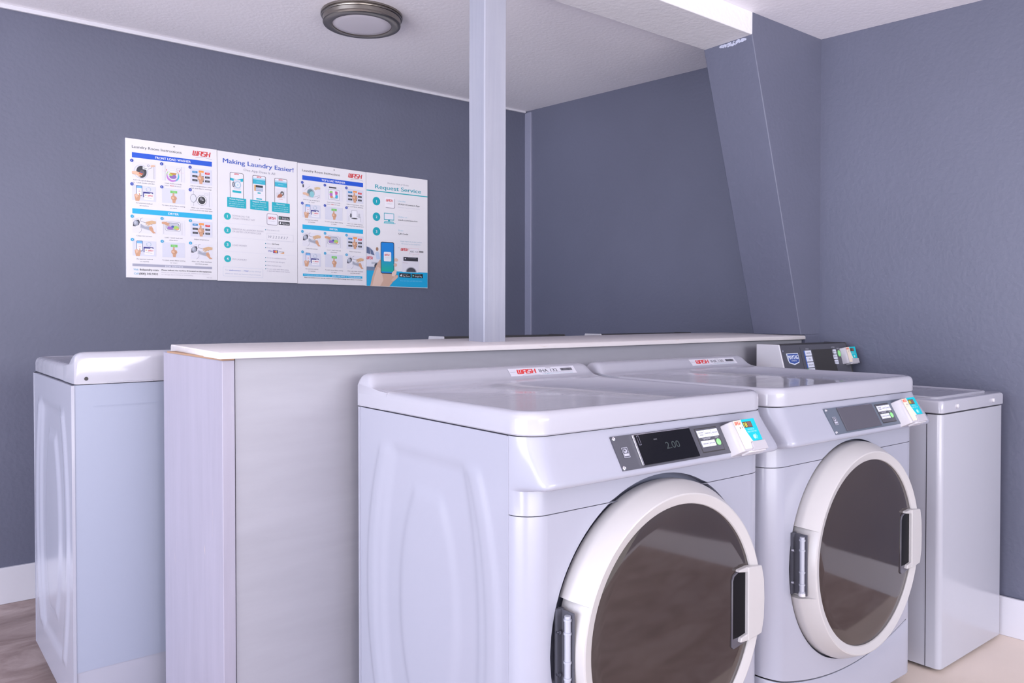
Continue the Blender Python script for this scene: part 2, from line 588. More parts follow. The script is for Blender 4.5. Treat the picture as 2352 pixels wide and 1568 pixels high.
def pic_pay(a, x, y):
    a.rect(x, y, x + .096, y + .066, PALE, 1)
    a.rrect(x + .016, y + .000, x + .041, y + .046, .003, (.03, .06, .2), 2)
    a.rect(x + .018, y + .002, x + .039, y + .012, (.16, .42, .80), 3)
    a.rect(x + .018, y + .012, x + .039, y + .043, (.78, .78, .88), 3)
    a.text('18', x + .0285, y + .029, .007, RED, 4, align='c')
    a.rect(x + .022, y + .016, x + .035, y + .0172, (.8, .35, .3), 4)
    a.ringe(x + .066, y + .014, .0075, .0105, (.42, .50, .62), 2)
    a.poly([(x + .056, y + .008), (x + .062, y + .004), (x + .063, y + .010)], PALE, 3)
    a.rrect(x + .044, y + .026, x + .085, y + .050, .002, (.03, .03, .22), 2)
    a.rect(x + .072, y + .030, x + .081, y + .034, (.8, .8, .85), 3)
    a.rrect(x + .048, y + .033, x + .087, y + .060, .002, (.82, .80, .86), 3)
    a.rect(x + .052, y + .038, x + .058, y + .043, (.65, .50, .22), 4)
    a.wash(x + .063, y + .044, .021, .0055, layer=4, swoosh=False)
    a.line([(x + .053, y + .050), (x + .080, y + .053)], .001, GREY, 4)
    P = lambda pts: [(x + p, y + q) for p, q in pts]
    a.poly(P([(.008, .042), (.018, .036), (.026, .046), (.027, .034), (.030, .033), (.033, .046), (.032, .055), (.028, .068), (.013, .068)]), SKIN, 5)
    a.poly(P([(.010, .043), (.018, .038), (.024, .048), (.016, .056)]), SKIN3, 6)


def pic_detergent(a, x, y, top=False):
    a.rect(x, y, x + .096, y + .070, (.74, .72, .79), 1)
    if not top:
        a.line([(x + .089, y + .008), (x + .089, y + .068)], .0012, GREY, 2)
        a.line([(x + .092, y + .008), (x + .092, y + .068)], .0006, GREY, 2)
        a.ell(x + .036, y + .042, .029, .031, (.55, .55, .62), 2)
        a.ell(x + .036, y + .042, .026, .028, (.70, .69, .76), 3)
        a.ell(x + .038, y + .042, .021, .026, (.035, .035, .05), 4)
        a.ell(x + .040, y + .046, .010, .012, (.12, .10, .12), 5)
        a.poly([(x + .043, y + .018), (x + .065, y + .022), (x + .064, y + .031), (x + .043, y + .030)], (.80, .80, .86), 6)
        a.line([(x + .046, y + .024), (x + .060, y + .026)], .002, INK, 7)
        a.line([(x + .064, y + .028), (x + .081, y + .019)], .0012, INK, 6)
        a.ringe(x + .066, y + .012, .003, .005, GREY, 6)
        flat_hand(a, x + .094, y + .008, .020, -1, 6, SKIN3)
        flat_hand(a, x - .001, y + .044, .042, 1, 6, SKIN3)
        a.poly([(x + .030, y + .044), (x + .045, y + .050), (x + .040, y + .056), (x + .028, y + .052)], (.62, .14, .06), 9)
        a.poly([(x + .033, y + .042), (x + .040, y + .046), (x + .036, y + .049)], (.05, .08, .5), 10)
    else:
        a.line([(x + .012, y + .034), (x + .040, y + .010)], .001, GREY, 2)
        a.line([(x + .050, y + .066), (x + .092, y + .052)], .0012, GREY, 2)
        a.line([(x + .078, y + .068), (x + .092, y + .058)], .0012, INK, 2)
        a.rect(x + .001, y + .006, x + .008, y + .020, (.05, .05, .06), 2)
        a.ell(x + .044, y + .044, .021, .022, (.42, .45, .50), 3)
        a.ell(x + .042, y + .042, .015, .016, (.14, .24, .28), 4)
        a.ell(x + .050, y + .050, .012, .015, (.25, .55, .60), 5)
        flat_hand(a, x + .094, y + .012, .034, -1, 6, (.66, .50, .30))
        flat_hand(a, x + .002, y + .046, .034, 1, 6, SKIN3)


def pic_clothes(a, x, y, top=False):
    a.rect(x, y, x + .096, y + .070, (.74, .72, .79), 1)
    if not top:
        for k in (.014, .083):
            a.line([(x + k, y + .002), (x + k, y + .068)], .001, GREY, 2)
        a.line([(x + .002, y + .028), (x + .094, y + .028)], .0006, (.7, .3, .3), 2)
        a.rrect(x + .062, y + .010, x + .080, y + .018, .001, GREY, 2)
        a.rrect(x + .063, y + .011, x + .079, y + .017, .001, (.76, .74, .80), 3)
        for k, c in enumerate([(.75, .35, .10), (.30, .65, .15), (.05, .45, .6), (.5, .2, .6)]):
            a.ell(x + .046 + (.004, -.004, .004, -.003)[k], y + .042 + .002 * k, .0235, .0235, c, 2 + k)
        a.ell(x + .046, y + .040, .0225, .0235, (.80, .79, .85), 6)
        a.ell(x + .046, y + .040, .0195, .0205, (.45, .45, .5), 7)
        a.ell(x + .046, y + .040, .0185, .0195, (.78, .78, .84), 8)
        a.ell(x + .046, y + .048, .015, .0105, (.26, .14, .45), 9)
        a.ell(x + .038, y + .040, .009, .006, (.45, .60, .10), 10)
        a.poly([(x + .030, y + .032), (x + .062, y + .032), (x + .058, y + .041), (x + .044, y + .041)], (.50, .26, .05), 11)
        for k in (.019, .073): a.rect(x + k, y + .018, x + k + .003, y + .024, RED, 3)
    else:
        a.rect(x + .022, y + .001, x + .062, y + .008, (.04, .04, .05), 2)
        a.rrect(x + .018, y + .014, x + .080, y + .066, .004, (.42, .42, .48), 2)
        a.rrect(x + .020, y + .016, x + .078, y + .064, .003, (.80, .79, .85), 3)
        a.rrect(x + .027, y + .022, x + .071, y + .060, .003, (.55, .56, .60), 4)
        for px, py, c in [(.034, .030, (.30, .60, .15)), (.060, .030, (.60, .10, .35)), (.036, .048, (.70, .25, .08)), (.062, .048, (.05, .40, .65)), (.034, .040, (.45, .15, .5))]:
            a.ell(x + px, y + py, .009, .009, c, 5)
        a.poly([(x + .042, y + .022), (x + .054, y + .022), (x + .057, y + .048), (x + .050, y + .056), (x + .041, y + .048)], (.82, .82, .88), 6)


def pic_lint(a, x, y):
    a.rect(x, y, x + .096, y + .068, (.74, .72, .79), 1)
    a.line([(x, y + .014), (x + .028, y + .001)], .0008, GREY, 2)
    a.line([(x, y + .056), (x + .024, y + .044)], .0006, LGREY, 2)
    a.line([(x + .026, y + .068), (x + .036, y + .058), (x + .036, y + .048)], .0012, GREY, 2)
    a.poly([(x + .002, y + .040), (x + .003, y + .022), (x + .014, y + .012), (x + .026, y + .010), (x + .030, y + .020), (x + .026, y + .032), (x + .012, y + .040)], (.05, .05, .07), 2)
    a.ell(x + .014, y + .025, .010, .012, (.30, .32, .40), 3)
    a.ell(x + .012, y + .023, .005, .007, (.48, .50, .58), 4)
    a.line([(x + .034, y + .016), (x + .034, y + .004), (x + .042, y + .001)], .0012, INK, 2)
    a.line([(x + .034, y + .016), (x + .080, y + .028)], .0022, GREY, 2)
    a.poly([(x + .030, y + .028), (x + .074, y + .034), (x + .072, y + .056), (x + .029, y + .046)], (.60, .60, .66), 2)
    a.poly([(x + .034, y + .027), (x + .050, y + .038), (x + .070, y + .036), (x + .069, y + .053), (x + .033, y + .043)], (.36, .37, .45), 3)
    flat_hand(a, x + .096, y + .012, .044, -1, 5, (.66, .42, .24))
    P = lambda pts: [(x + p, y + q) for p, q in pts]
    a.poly(P([(.068, .038), (.078, .034), (.084, .046), (.086, .056), (.096, .064), (.084, .066), (.074, .056), (.067, .048)]), SKIN, 6)
    a.line(P([(.070, .044), (.080, .046)]), .001, SKIN2, 7)


def pic_load(a, x, y):
    a.rect(x, y, x + .096, y + .068, (.74, .72, .79), 1)
    a.line([(x + .006, y + .010), (x + .006, y + .064)], .001, GREY, 2)
    a.line([(x + .084, y + .010), (x + .084, y + .064)], .001, GREY, 2)
    a.rrect(x + .012, y + .008, x + .078, y + .050, .008, GREY, 2)
    a.rrect(x + .0135, y + .0095, x + .0765, y + .0485, .007, (.74, .73, .80), 3)
    a.rrect(x + .018, y + .013, x + .072, y + .045, .010, (.05, .06, .12), 4)
    a.rrect(x + .0195, y + .0145, x + .0705, y + .0435, .009, (.50, .51, .58), 5)
    a.rrect(x + .022, y + .030, x + .046, y + .042, .004, (.30, .14, .50), 6)
    a.ell(x + .058, y + .034, .012, .008, (.36, .60, .12), 7)
    a.ell(x + .064, y + .040, .007, .004, (.75, .38, .14), 8)
    a.ell(x + .044, y + .030, .006, .005, (.05, .10, .35), 8)
    flat_hand(a, x - .002, y + .012, .034, 1, 9, SKIN)


def pic_open(a, x, y, top=False):
    a.rect(x, y, x + .096, y + .070, (.74, .72, .79), 1)
    if not top:
        for k in (.014, .083): a.line([(x + k, y), (x + k, y + .068)], .001, GREY, 2)
        a.rrect(x + .062, y + .008, x + .078, y + .015, .001, GREY, 2)
        a.rrect(x + .0628, y + .0088, x + .0772, y + .0142, .001, (.76, .74, .80), 3)
        a.ell(x + .013, y + .034, .0135, .019, (.10, .10, .14), 3)
        a.ell(x + .0125, y + .034, .012, .0175, (.70, .70, .77), 4)
        a.ell(x + .050, y + .040, .0225, .0235, GREY, 3)
        a.ell(x + .050, y + .040, .0205, .0215, (.80, .79, .85), 4)
        a.ell(x + .050, y + .040, .0165, .0175, (.03, .03, .04), 5)
        a.ell(x + .047, y + .034, .006, .007, (.22, .22, .26), 6)
        a.ell(x + .055, y + .039, .0022, .0022, (.9, .9, .9), 7)
    else:
        a.rrect(x + .012, y + .034, x + .080, y + .068, .008, GREY, 2)
        a.rrect(x + .0135, y + .0355, x + .0785, y + .07, .007, (.76, .75, .81), 3)
        a.rrect(x + .028, y + .006, x + .060, y + .042, .003, (.40, .40, .46), 3)
        a.rrect(x + .030, y + .008, x + .058, y + .042, .003, (.82, .81, .87), 4)
        a.rrect(x + .020, y + .024, x + .028, y + .044, .002, (.10, .10, .12), 4)
        a.rrect(x + .066, y + .020, x + .076, y + .044, .004, (.50, .50, .56), 4)
        a.ell(x + .044, y + .048, .018, .003, (.04, .04, .05), 5)


def instruction_board(name, label, x0, x1, zt0, zt1, zb0, zb1, draw, y=3.709):
    """flat printed board on the back wall"""
    mb = MB()
    w = x1 - x0
    yb = 3.7195
    P = [(x0, zt0), (x1, zt1), (x1, zb1), (x0, zb0)]
    f = [(px, y, pz) for px, pz in P]
    bk = [(px, yb, pz) for px, pz in P]
    mb.add(f + bk, [(0, 1, 2, 3), (7, 6, 5, 4), (0, 4, 5, 1), (1, 5, 6, 2), (2, 6, 7, 3), (3, 7, 4, 0)], 'print', PAPER)
    slope = (zt1 - zt0) / w
    a = Art(mb, (x0, y, zt0), (1, 0, slope), (0, 0, -1), (0, -1, 0))
    draw(a)
    o = mb.build(name, angle=0)
    # make the origin the middle of the board
    c = Vector(((x0 + x1) / 2, y, (zt0 + zb1) / 2))
    o.data.transform(Matrix.Translation(-c)); o.location = c
    return tag(o, label, 'poster')


def draw_instructions(top):
    def d(a):
        k = 0.37 / 0.387 if top else 1.0
        a.u = a.u * 1.0
        X = lambda v: v * (0.98 if top else 1.0)
        a.text('Laundry Room Instructions', X(.025), .0395, .0118, INK, 2, width=X(.206), bold=.004)
        a.ell(X(.199), .012, .0028, .0028, (.08, .08, .09), 2)
        a.wash(X(.280), .038, X(.080), .019)
        a.rect(X(.025), .059, X(.364), .081, BLUE, 1)
        a.text('TOP LOAD WASHER' if top else 'FRONT LOAD WASHER', X(.195), .0755, .0105, WHITE, 2, width=X(.132 if top else .150), align='c', bold=.03)
        cols = [X(.025), X(.147), X(.268)]
        s = 0.97 if top else 1.0
        rows = [(.098, NAVY), (.200, NAVY), (.340, (0.02, .35, .62)), (.441, (0.02, .35, .62))]
        caps = [[('Add 1/4 cup of detergent', 'or 1 pod' if top else 'or 1 pod inside cylinder'), ('Load clothes evenly', 'below MAX fill level'), ('Adjust temperature, select', 'soil, and fabric settings')],
                [('Use payment method', 'on machine'), ('To start, press fabric setting', 'or start'), ('After use, clean machine', 'and keep fresh with lid open' if top else 'and keep fresh with door open')],
                [('Clean lint screen', ''), ('Load 1 wash load and', 'close door'), ('Adjust temperature', '')],
                [('Use payment method', 'on machine'), ('To start, press fabric setting', 'or start'), ('After use, clean machine', 'and lint screen')]]
        for r, (y, c) in enumerate(rows):
            for i, x in enumerate(cols):
                n = r % 2 * 3 + i + 1
                if r == 0: (pic_detergent, pic_clothes, pic_buttons)[i](*((a, x, y, top) if i < 2 else (a, x, y)))
                if r == 1: (pic_pay, pic_start, pic_open)[i](*((a, x, y, top) if i == 2 else (a, x, y)))
                if r == 2: (pic_lint, pic_load, pic_buttons)[i](a, x, y - (.003 if i == 2 else 0))
                if r == 3: (pic_pay, pic_start, pic_lint)[i](a, x, y)
                a.ell(x - .001, y - .003, .0068, .0068, c, 13)
                a.text(str(n), x - .001, y - .0002, .0055, WHITE, 14, align='c', bold=.02)
                for q in (0, 1):
                    t = caps[r][i][q]
                    if not t: continue
                    w = min(.098, .0037 * len(t))
                    yy = y + (.078, .075, .078, .078)[r] + q * .0105 + .004
                    if 'MAX' in t:
                        a.text('below', x + .012, yy, .0052, GREY, 2, width=.018)
                        a.text('MAX', x + .034, yy, .0055, RED, 2, width=.016, bold=.02)
                        a.text('fill level', x + .053, yy, .0052, GREY, 2, width=.028)
                    else:
                        a.text(t, x + .048, yy, .0052, (.10, .10, .15), 2, width=w, align='c', bold=-.004)
        a.rect(X(.025), .302, X(.363), .324, CYAN, 1)
        a.text('DRYER', X(.195), .3175, .0095, WHITE, 2, width=X(.044), align='c', bold=.03)
        if not top:
            a.rect(.024, .542, .362, .553, (.36, .36, .46), 1)
            a.text('FOR SERVICE', .197, .5515, .007, (.74, .74, .82), 2, width=.075, align='c', bold=.03)
            a.text('Visit', .028, .571, .009, (.16, .45, .66), 2, width=.020, bold=.01)
            a.text('fixlaundry.com', .053, .571, .009, INK, 2, width=.077, bold=.02)
            a.text('Call', .030, .589, .009, (.16, .45, .66), 2, width=.018, bold=.01)
            a.text('(800) 342.5932', .051, .589, .009, INK, 2, width=.077, bold=.02)
            a.text('Please indicate the machine ID located on the equipment.', .143, .568, .006, INK, 2, width=.218, bold=.03)
            a.text('Please use machines at your own risk. WASH is not responsible', .143, .578, .005, (.50, .48, .55), 2, width=.208)
            a.text('for damage due to misuse or overloading.', .143, .587, .005, (.50, .48, .55), 2, width=.135)
        else:
            a.rect(X(.026), .545, X(.358), .557, CYAN, 1)
            a.text('To request service or submit a question, call or visit', X(.034), .5535, .0055, (.55, .74, .82), 2, width=.135)
            a.text('(800) 342.5932 or fixlaundry.com', X(.185), .5535, .006, WHITE, 2, width=.160, bold=.02)
            a.text('Please use machines at your own risk. WASH is not responsible for damage due to misuse or overloading.', X(.034), .566, .005, INK, 2, width=.318, bold=.02)
        a.text('WH-1024', X(.338), .594, .003, GREY, 2, width=.024)
    return d


def draw_app(a):
    a.text('Making Laundry Easier!', .026, .0525, .0215, (.008, .07, .46), 2, width=.341, bold=.018)
    a.text('One App Does It All', .122, .079, .0115, (.30, .29, .38), 2, width=.152, bold=-.01)
    a.ell(.199, .013, .0028, .0028, (.08, .08, .09), 2)
    for i, x in enumerate((.057, .164, .271)):
        a.rrect(x, .092, x + .064, .235, .007, (.09, .07, .10), 2)
        a.rrect(x + .002, .094, x + .062, .235, .006, (.80, .77, .83), 3)
        a.wash(x + .021, .102, .022, .006, layer=4, swoosh=False)
        if i == 0:
            a.poly([(x + .002, .118), (x + .030, .124), (x + .062, .116), (x + .062, .130), (x + .030, .136), (x + .002, .130)], (.0, .42, .55), 4)
            a.rect(x + .018, .124, x + .050, .170, (.66, .65, .72), 5)
            a.ell(x + .037, .148, .015, .016, (.25, .45, .62), 6)
            a.ell(x + .037, .148, .012, .013, (.74, .78, .86), 7)
            a.text('$1', x + .037, .152, .008, (.2, .5, .65), 8, align='c')
            a.ell(x + .017, .148, .006, .013, (.10, .10, .14), 8)
            a.ell(x + .017, .148, .003, .009, (.40, .40, .46), 9)
            a.rect(x + .012, .176, x + .053, .186, (.0, .42, .50), 5)
        else:
            a.rect(x + .002, .108, x + .062, .133, (.03, .43, .58), 4)
            a.rect(x + .002, .104, x + .062, .112, (.40, .63, .75), 4)
            a.line([(x + .020, .122), (x + .044, .122)], .001, (.6, .8, .85), 5)
        if i == 1:
            a.rect(x + .010, .138, x + .050, .148, (.03, .03, .04), 4)
            a.rect(x + .010, .148, x + .050, .166, (.36, .44, .58), 4)
            a.rect(x + .008, .138, x + .015, .166, (.70, .36, .10), 5)
            a.rect(x + .016, .151, x + .048, .1535, (.66, .70, .80), 5); a.rect(x + .016, .158, x + .046, .1605, (.66, .70, .80), 5)
            a.rect(x + .024, .172, x + .039, .178, (.0, .42, .50), 4)
            a.rect(x + .018, .200, x + .045, .206, (.0, .42, .50), 4)
            a.line([(x + .008, .184), (x + .056, .184)], .0006, LGREY, 4)
        if i == 2:
            a.rect(x + .008, .142, x + .054, .186, (.66, .64, .70), 4)
            a.poly([(x + .008, .162), (x + .028, .160), (x + .054, .150), (x + .054, .142), (x + .008, .142)], (.74, .72, .78), 5)
            a.ell(x + .038, .164, .009, .011, (.06, .05, .06), 6)
            a.ell(x + .038, .164, .004, .005, (.55, .55, .6), 7)
            a.poly([(x + .012, .186), (x + .018, .172), (x + .030, .165), (x + .040, .170), (x + .036, .182), (x + .024, .186)], (.42, .15, .09), 7)
            a.line([(x + .022, .192), (x + .040, .192)], .0015, (.5, .15, .15), 5)
        bx = (.044, .152, .258)[i]
        a.rrect(bx, .210, bx + .089, .256, .002, (.0, .40, .50), 6)
        a.text(('Mobile Payment', 'Request Service', 'Resources')[i], bx + .0445, .2205, .006, WHITE, 7, width=(.065, .065, .042)[i], align='c', bold=.02)
        for q, t in enumerate(((('Pay with your phone and', 'get notified when your', 'machine cycle is done')), ('Request service and', 'report a machine issue', 'in just a tap'), ('Laundry tips and how to', 'videos help you get the', 'most from your machine'))[i]):
            a.text(t, bx + .0445, .231 + q * .0095, .005, (.50, .72, .78), 7, width=.0032 * len(t), align='c')
    for i, y in enumerate((.300, .365, .432, .498)):
        a.ell(.045, y, .0162, .0162, (.0, .42, .47), 2)
        a.text(str(i + 1), .045, y + .0065, .0135, WHITE, 3, align='c', bold=.02)
    for t, x, y, w in (('DOWNLOAD THE', .068, .2985, .081), ('WASH-CONNECT APP', .068, .3105, .106), ('REGISTER IN LAUNDRY ROOM', .068, .3605, .147), ('OR ENTER LOCATION CODE', .068, .372, .137), ('LOAD MONEY', .068, .436, .068), ('DO LAUNDRY', .068, .502, .067)):
        a.text(t, x, y, .008, (.42, .40, .48), 2, width=w, bold=-.008)
    for y in (.3315, .397, .463): a.line([(.028, y), (.376, y)], .0007, (.62, .62, .72), 1)
    a.rrect(.232, .267, .286, .322, .008, (.30, .27, .33), 2); a.rrect(.2345, .2695, .2835, .3195, .006, (.80, .78, .84), 3)
    a.wash(.241, .2935, .036, .0105, layer=4, swoosh=False)
    a.text('CONNECT', .2585, .305, .004, (.45, .43, .5), 4, width=.034, align='c')
    for y, t in ((.275, 'Google Play'), (.300, 'App Store')):
        a.rrect(.291, y, .347, y + .0165, .002, (.03, .03, .04), 2)
        a.text(t, .308, y + .0125, .0062, (.75, .75, .8), 3, width=.035, bold=.01)
        a.text('GET IT ON' if 'G' in t else 'Download on the', .308, y + .0052, .0025, (.6, .6, .66), 3, width=.022)
        if 'G' in t: a.poly([(.2955, y + .004), (.304, y + .0083), (.2955, y + .0126)], (.15, .55, .45), 3)
        else: a.ell(.2995, y + .009, .0038, .0042, (.8, .8, .85), 3); a.ell(.301, y + .0042, .0012, .0018, (.8, .8, .85), 3)
    for y, t, w in ((.347, 'Enter location code', .062), (.413, '', 0), (.4325, 'Enter payment method', .072), (.481, 'Search for available machines', .095), (.499, 'Load laundry and detergent', .088), (.518, 'Select machine & pay', .070), (.5345, 'To start cycle, select fabric setting,', .108)):
        a.ell(.226, y, .0025, .0025, (.05, .25, .35), 2)
        if t: a.text(t, .233, y + .0022, .006, (.45, .43, .52), 2, width=w, bold=-.004)
    a.text('or push start button on the machine', .233, .5465, .006, (.45, .43, .52), 2, width=.113, bold=-.004)
    a.text('Select', .233, .4155, .006, (.45, .43, .52), 2, width=.020); a.text('Add Funds', .256, .4155, .0065, INK, 2, width=.036, bold=.02)
    a.rrect(.232, .362, .365, .395, .001, (.50, .50, .58), 2); a.rrect(.2328, .3628, .3642, .3942, .001, PAPER, 3)
    a.text('W 2 2 5 8 3 7', .240, .385, .013, (.22, .22, .30), 4, width=.098, shear=.3, bold=-.01)
    a.text('VISA', .238, .451, .0075, (.04, .06, .40), 2, width=.022, bold=.02, shear=.2)
    a.rect(.263, .442, .288, .456, (.03, .06, .32), 2); a.ell(.271, .449, .0055, .0055, (.65, .05, .05), 3); a.ell(.2785, .449, .0055, .0055, (.80, .40, .08), 4)
    a.rect(.2905, .442, .318, .456, (.78, .75, .80), 2); a.text('DISCOVER', .3045, .4505, .0048, INK, 3, width=.025, align='c', bold=.02); a.poly([(.296, .456), (.318, .449), (.318, .456)], (.75, .30, .06), 3)
    a.rrect(.024, .536, .212, .579, .005, (.50, .55, .70), 2); a.rrect(.0248, .5368, .2112, .5782, .0045, PAPER, 3)
    a.text('Text', .034, .5535, .006, (.42, .46, .60), 4, width=.013); a.text('washconnect', .051, .5535, .0065, (.05, .12, .50), 4, width=.055, bold=.02)
    a.text('to', .109, .5535, .006, (.42, .46, .60), 4, width=.006); a.text('77223', .119, .5535, .0065, (.05, .12, .50), 4, width=.023, bold=.02, shear=.2)
    a.text('to stay informed', .146, .5535, .006, (.42, .46, .60), 4, width=.056)
    a.text('about our latest app features and promotions.', .034, .569, .006, (.42, .46, .60), 4, width=.168)


def draw_service(a):
    a.rect(.0015, .511, .374, .5935, (.0, .37, .66), 1)
    a.text('Machine Out of Order', .1925, .0475, .0075, GREY, 2, width=.131, align='c', bold=-.004)
    a.text('Request Service', .053, .0795, .0225, (.0, .33, .42), 2, width=.280, bold=.015)
    a.rect(.002, .0905, .3755, .0955, (.0, .38, .45), 2)
    for i, y in enumerate((.146, .228, .305)):
        a.ell(.060, y, .0222, .0222, (.0, .36, .45), 2)
        a.text(str(i + 1), .060, y + .0075, .0145, WHITE, 3, align='c', bold=.02)
    a.rrect(.113, .122, .170, .176, .007, (.30, .28, .34), 2); a.rrect(.110, .119, .167, .173, .007, (.84, .81, .86), 3)
    a.wash(.117, .141, .042, .0105, layer=4, swoosh=False)
    a.text('CONNECT', .138, .155, .0045, (.45, .43, .5), 4, width=.036, align='c')
    a.rrect(.104, .203, .165, .240, .002, (.0, .36, .45), 2); a.rrect(.107, .206, .162, .236, .001, (.80, .77, .84), 3)
    a.rect(.129, .240, .140, .246, (.0, .36, .45), 2); a.poly([(.108, .246), (.160, .246), (.168, .259), (.102, .259)], (.12, .48, .55), 2)
    for q in range(3): a.line([(.110, .2495 + q * .003), (.158 + q * .002, .2495 + q * .003)], .0008, (.7, .75, .82), 3)
    a.ell(.171, .256, .0025, .0018, (.0, .3, .5), 3)
    for t, x, y, h, w, c, bo in (('Use the', .189, .1365, .008, .046, (.30, .52, .66), 0), ('WASH-Connect App', .189, .1535, .0085, .135, INK, .02), ('No account required to request service', .189, .168, .005, .135, (.55, .54, .62), 0),
                                ('Online at', .189, .221, .008, .056, (.30, .52, .66), 0), ('wash.com/service', .189, .2375, .0085, .121, INK, .015), ('Scan', .191, .294, .008, .030, (.30, .52, .66), 0), ('QR Code', .191, .312, .0085, .060, INK, .015)):
        a.text(t, x, y, h, c, 2, width=w, bold=bo)
    for y in (.183, .262): a.line([(.190, y), (.330, y)], .0006, (.66, .64, .72), 1)
    a.text('Simply report the 6-digit machine', .270, .350, .006, (.34, .50, .62), 2, width=.134, align='c')
    a.text('ID located on the equipment', .270, .363, .006, (.34, .50, .62), 2, width=.118, align='c')
    a.wash(.206, .3975, .047, .0125, swoosh=False)
    a.line([(.190, .383), (.202, .384)], .001, GREY, 2)
    a.rrect(.259, .383, .319, .413, .001, (.72, .25, .30), 2); a.rrect(.2598, .3838, .3182, .4122, .001, (.80, .77, .83), 3)
    a.text('ABC 123', .2885, .4045, .010, INK, 4, width=.052, align='c')
    for q in range(9): a.rect(.322 + q * .0029, .394, .324 + q * .0029 - (.0006 if q % 2 else 0), .403, INK, 2)
    a.line([(.288, .413), (.277, .430)], .0008, (.75, .4, .45), 2)
    a.rrect(.213, .429, .318, .513, .006, (.74, .72, .79), 2)
    a.rect(.222, .431, .313, .452, (.03, .03, .045), 3); a.rect(.230, .438, .238, .443, (.6, .6, .7), 4); a.rect(.250, .434, .300, .436, (.2, .2, .25), 4)
    a.line([(.218, .462), (.250, .463)], .0012, (.5, .3, .32), 3)
    a.ell(.270, .511, .034, .027, (.40, .40, .46), 3, a0=180, a1=360); a.ell(.270, .511, .029, .023, (.06, .06, .08), 4, a0=180, a1=360)
    # service van and waving worker
    a.poly([(.0015, .386), (.022, .390), (.045, .404), (.060, .430), (.078, .440), (.082, .470), (.080, .490), (.0015, .490)], (.70, .70, .78), 2)
    a.poly([(.0015, .388), (.020, .393), (.038, .408), (.048, .432), (.0015, .422)], (.10, .14, .26), 3)
    a.line([(.020, .393), (.026, .428)], .002, (.62, .62, .7), 4)
    a.wash(.0025, .453, .036, .013, swoosh=False, layer=4)
    a.rect(.030, .467, .075, .478, (.45, .47, .55), 4)
    a.ell(.060, .488, .014, .016, (.05, .05, .07), 4)
    a.rect(.0015, .492, .080, .512, (.16, .22, .34), 3)
    a.ell(.063, .398, .0075, .010, (.36, .20, .13), 4)
    a.poly([(.052, .420), (.062, .410), (.074, .416), (.082, .450), (.060, .452)], (.50, .60, .78), 4)
    # phone in hand
    a.poly([(.022, .5935), (.034, .545), (.050, .500), (.066, .470), (.080, .452), (.100, .470), (.150, .520), (.190, .534), (.186, .545), (.160, .565), (.135, .5935)], (.62, .40, .31), 5)
    a.poly([(.034, .5935), (.044, .550), (.066, .490), (.084, .500), (.100, .560), (.080, .5935)], (.74, .53, .44), 6)
    a.rrect(.084, .357, .165, .526, .009, (.02, .025, .05), 7)
    a.rrect(.0875, .361, .1615, .522, .006, (.0, .22, .66), 8)
    n = 8
    for q in range(n):
        t = q / (n - 1)
        a.rect(.0875, .415 + q * .0125, .1615, .415 + (q + 1) * .0125, (.0, .22 + .20 * t, .66 - .34 * t), 9)
    a.rrect(.102, .410, .146, .460, .006, (.82, .82, .88), 11)
    a.wash(.107, .430, .030, .008, layer=12, swoosh=False); a.text('CONNECT', .124, .443, .0035, (.45, .43, .5), 12, width=.026, align='c')
    a.ell(.176, .450, .012, .009, (.74, .50, .41), 10); a.ell(.172, .477, .010, .009, (.70, .46, .37), 10)
    a.poly([(.150, .536), (.150, .520), (.170, .502), (.180, .505), (.178, .522), (.165, .540)], (.78, .58, .50), 12)
    a.poly([(.145, .560), (.165, .540), (.188, .532), (.182, .548), (.160, .566)], (.70, .48, .40), 11)
    for x, t in ((.196, 'App Store'), (.273, 'Google Play')):
        a.rrect(x, .520, x + .071, .542, .002, (.015, .015, .02), 5)
        a.text(t, x + .020, .5375, .0075, (.8, .8, .85), 6, width=.045, bold=.01)
        a.text('Download on the' if 'A' in t else 'GET IT ON', x + .020, .527, .003, (.65, .65, .7), 6, width=.035)
        if 'G' in t: a.poly([(x + .006, .525), (x + .016, .531), (x + .006, .5375)], (.2, .6, .5), 6)
        else: a.ell(x + .011, .5325, .0048, .0052, (.85, .85, .9), 6); a.ell(x + .013, .526, .0015, .0022, (.85, .85, .9), 6)
    a.text('You can also call 800.342.5932', .270, .563, .006, (.20, .62, .85), 6, width=.138, align='c')


# ------------------------------------------------------------------ room shell
YA = 3.72


def wall_x(y, z):
    """the right-hand wall leans a little and runs slightly off square"""
    b = 3.0 + 0.0546 * (YA - y)
    t = 3.0 + 0.0809 * (YA - y)
    return b + (t - b) * z / 2.35


def ceil_z(y): return 2.304 + 0.0239 * y


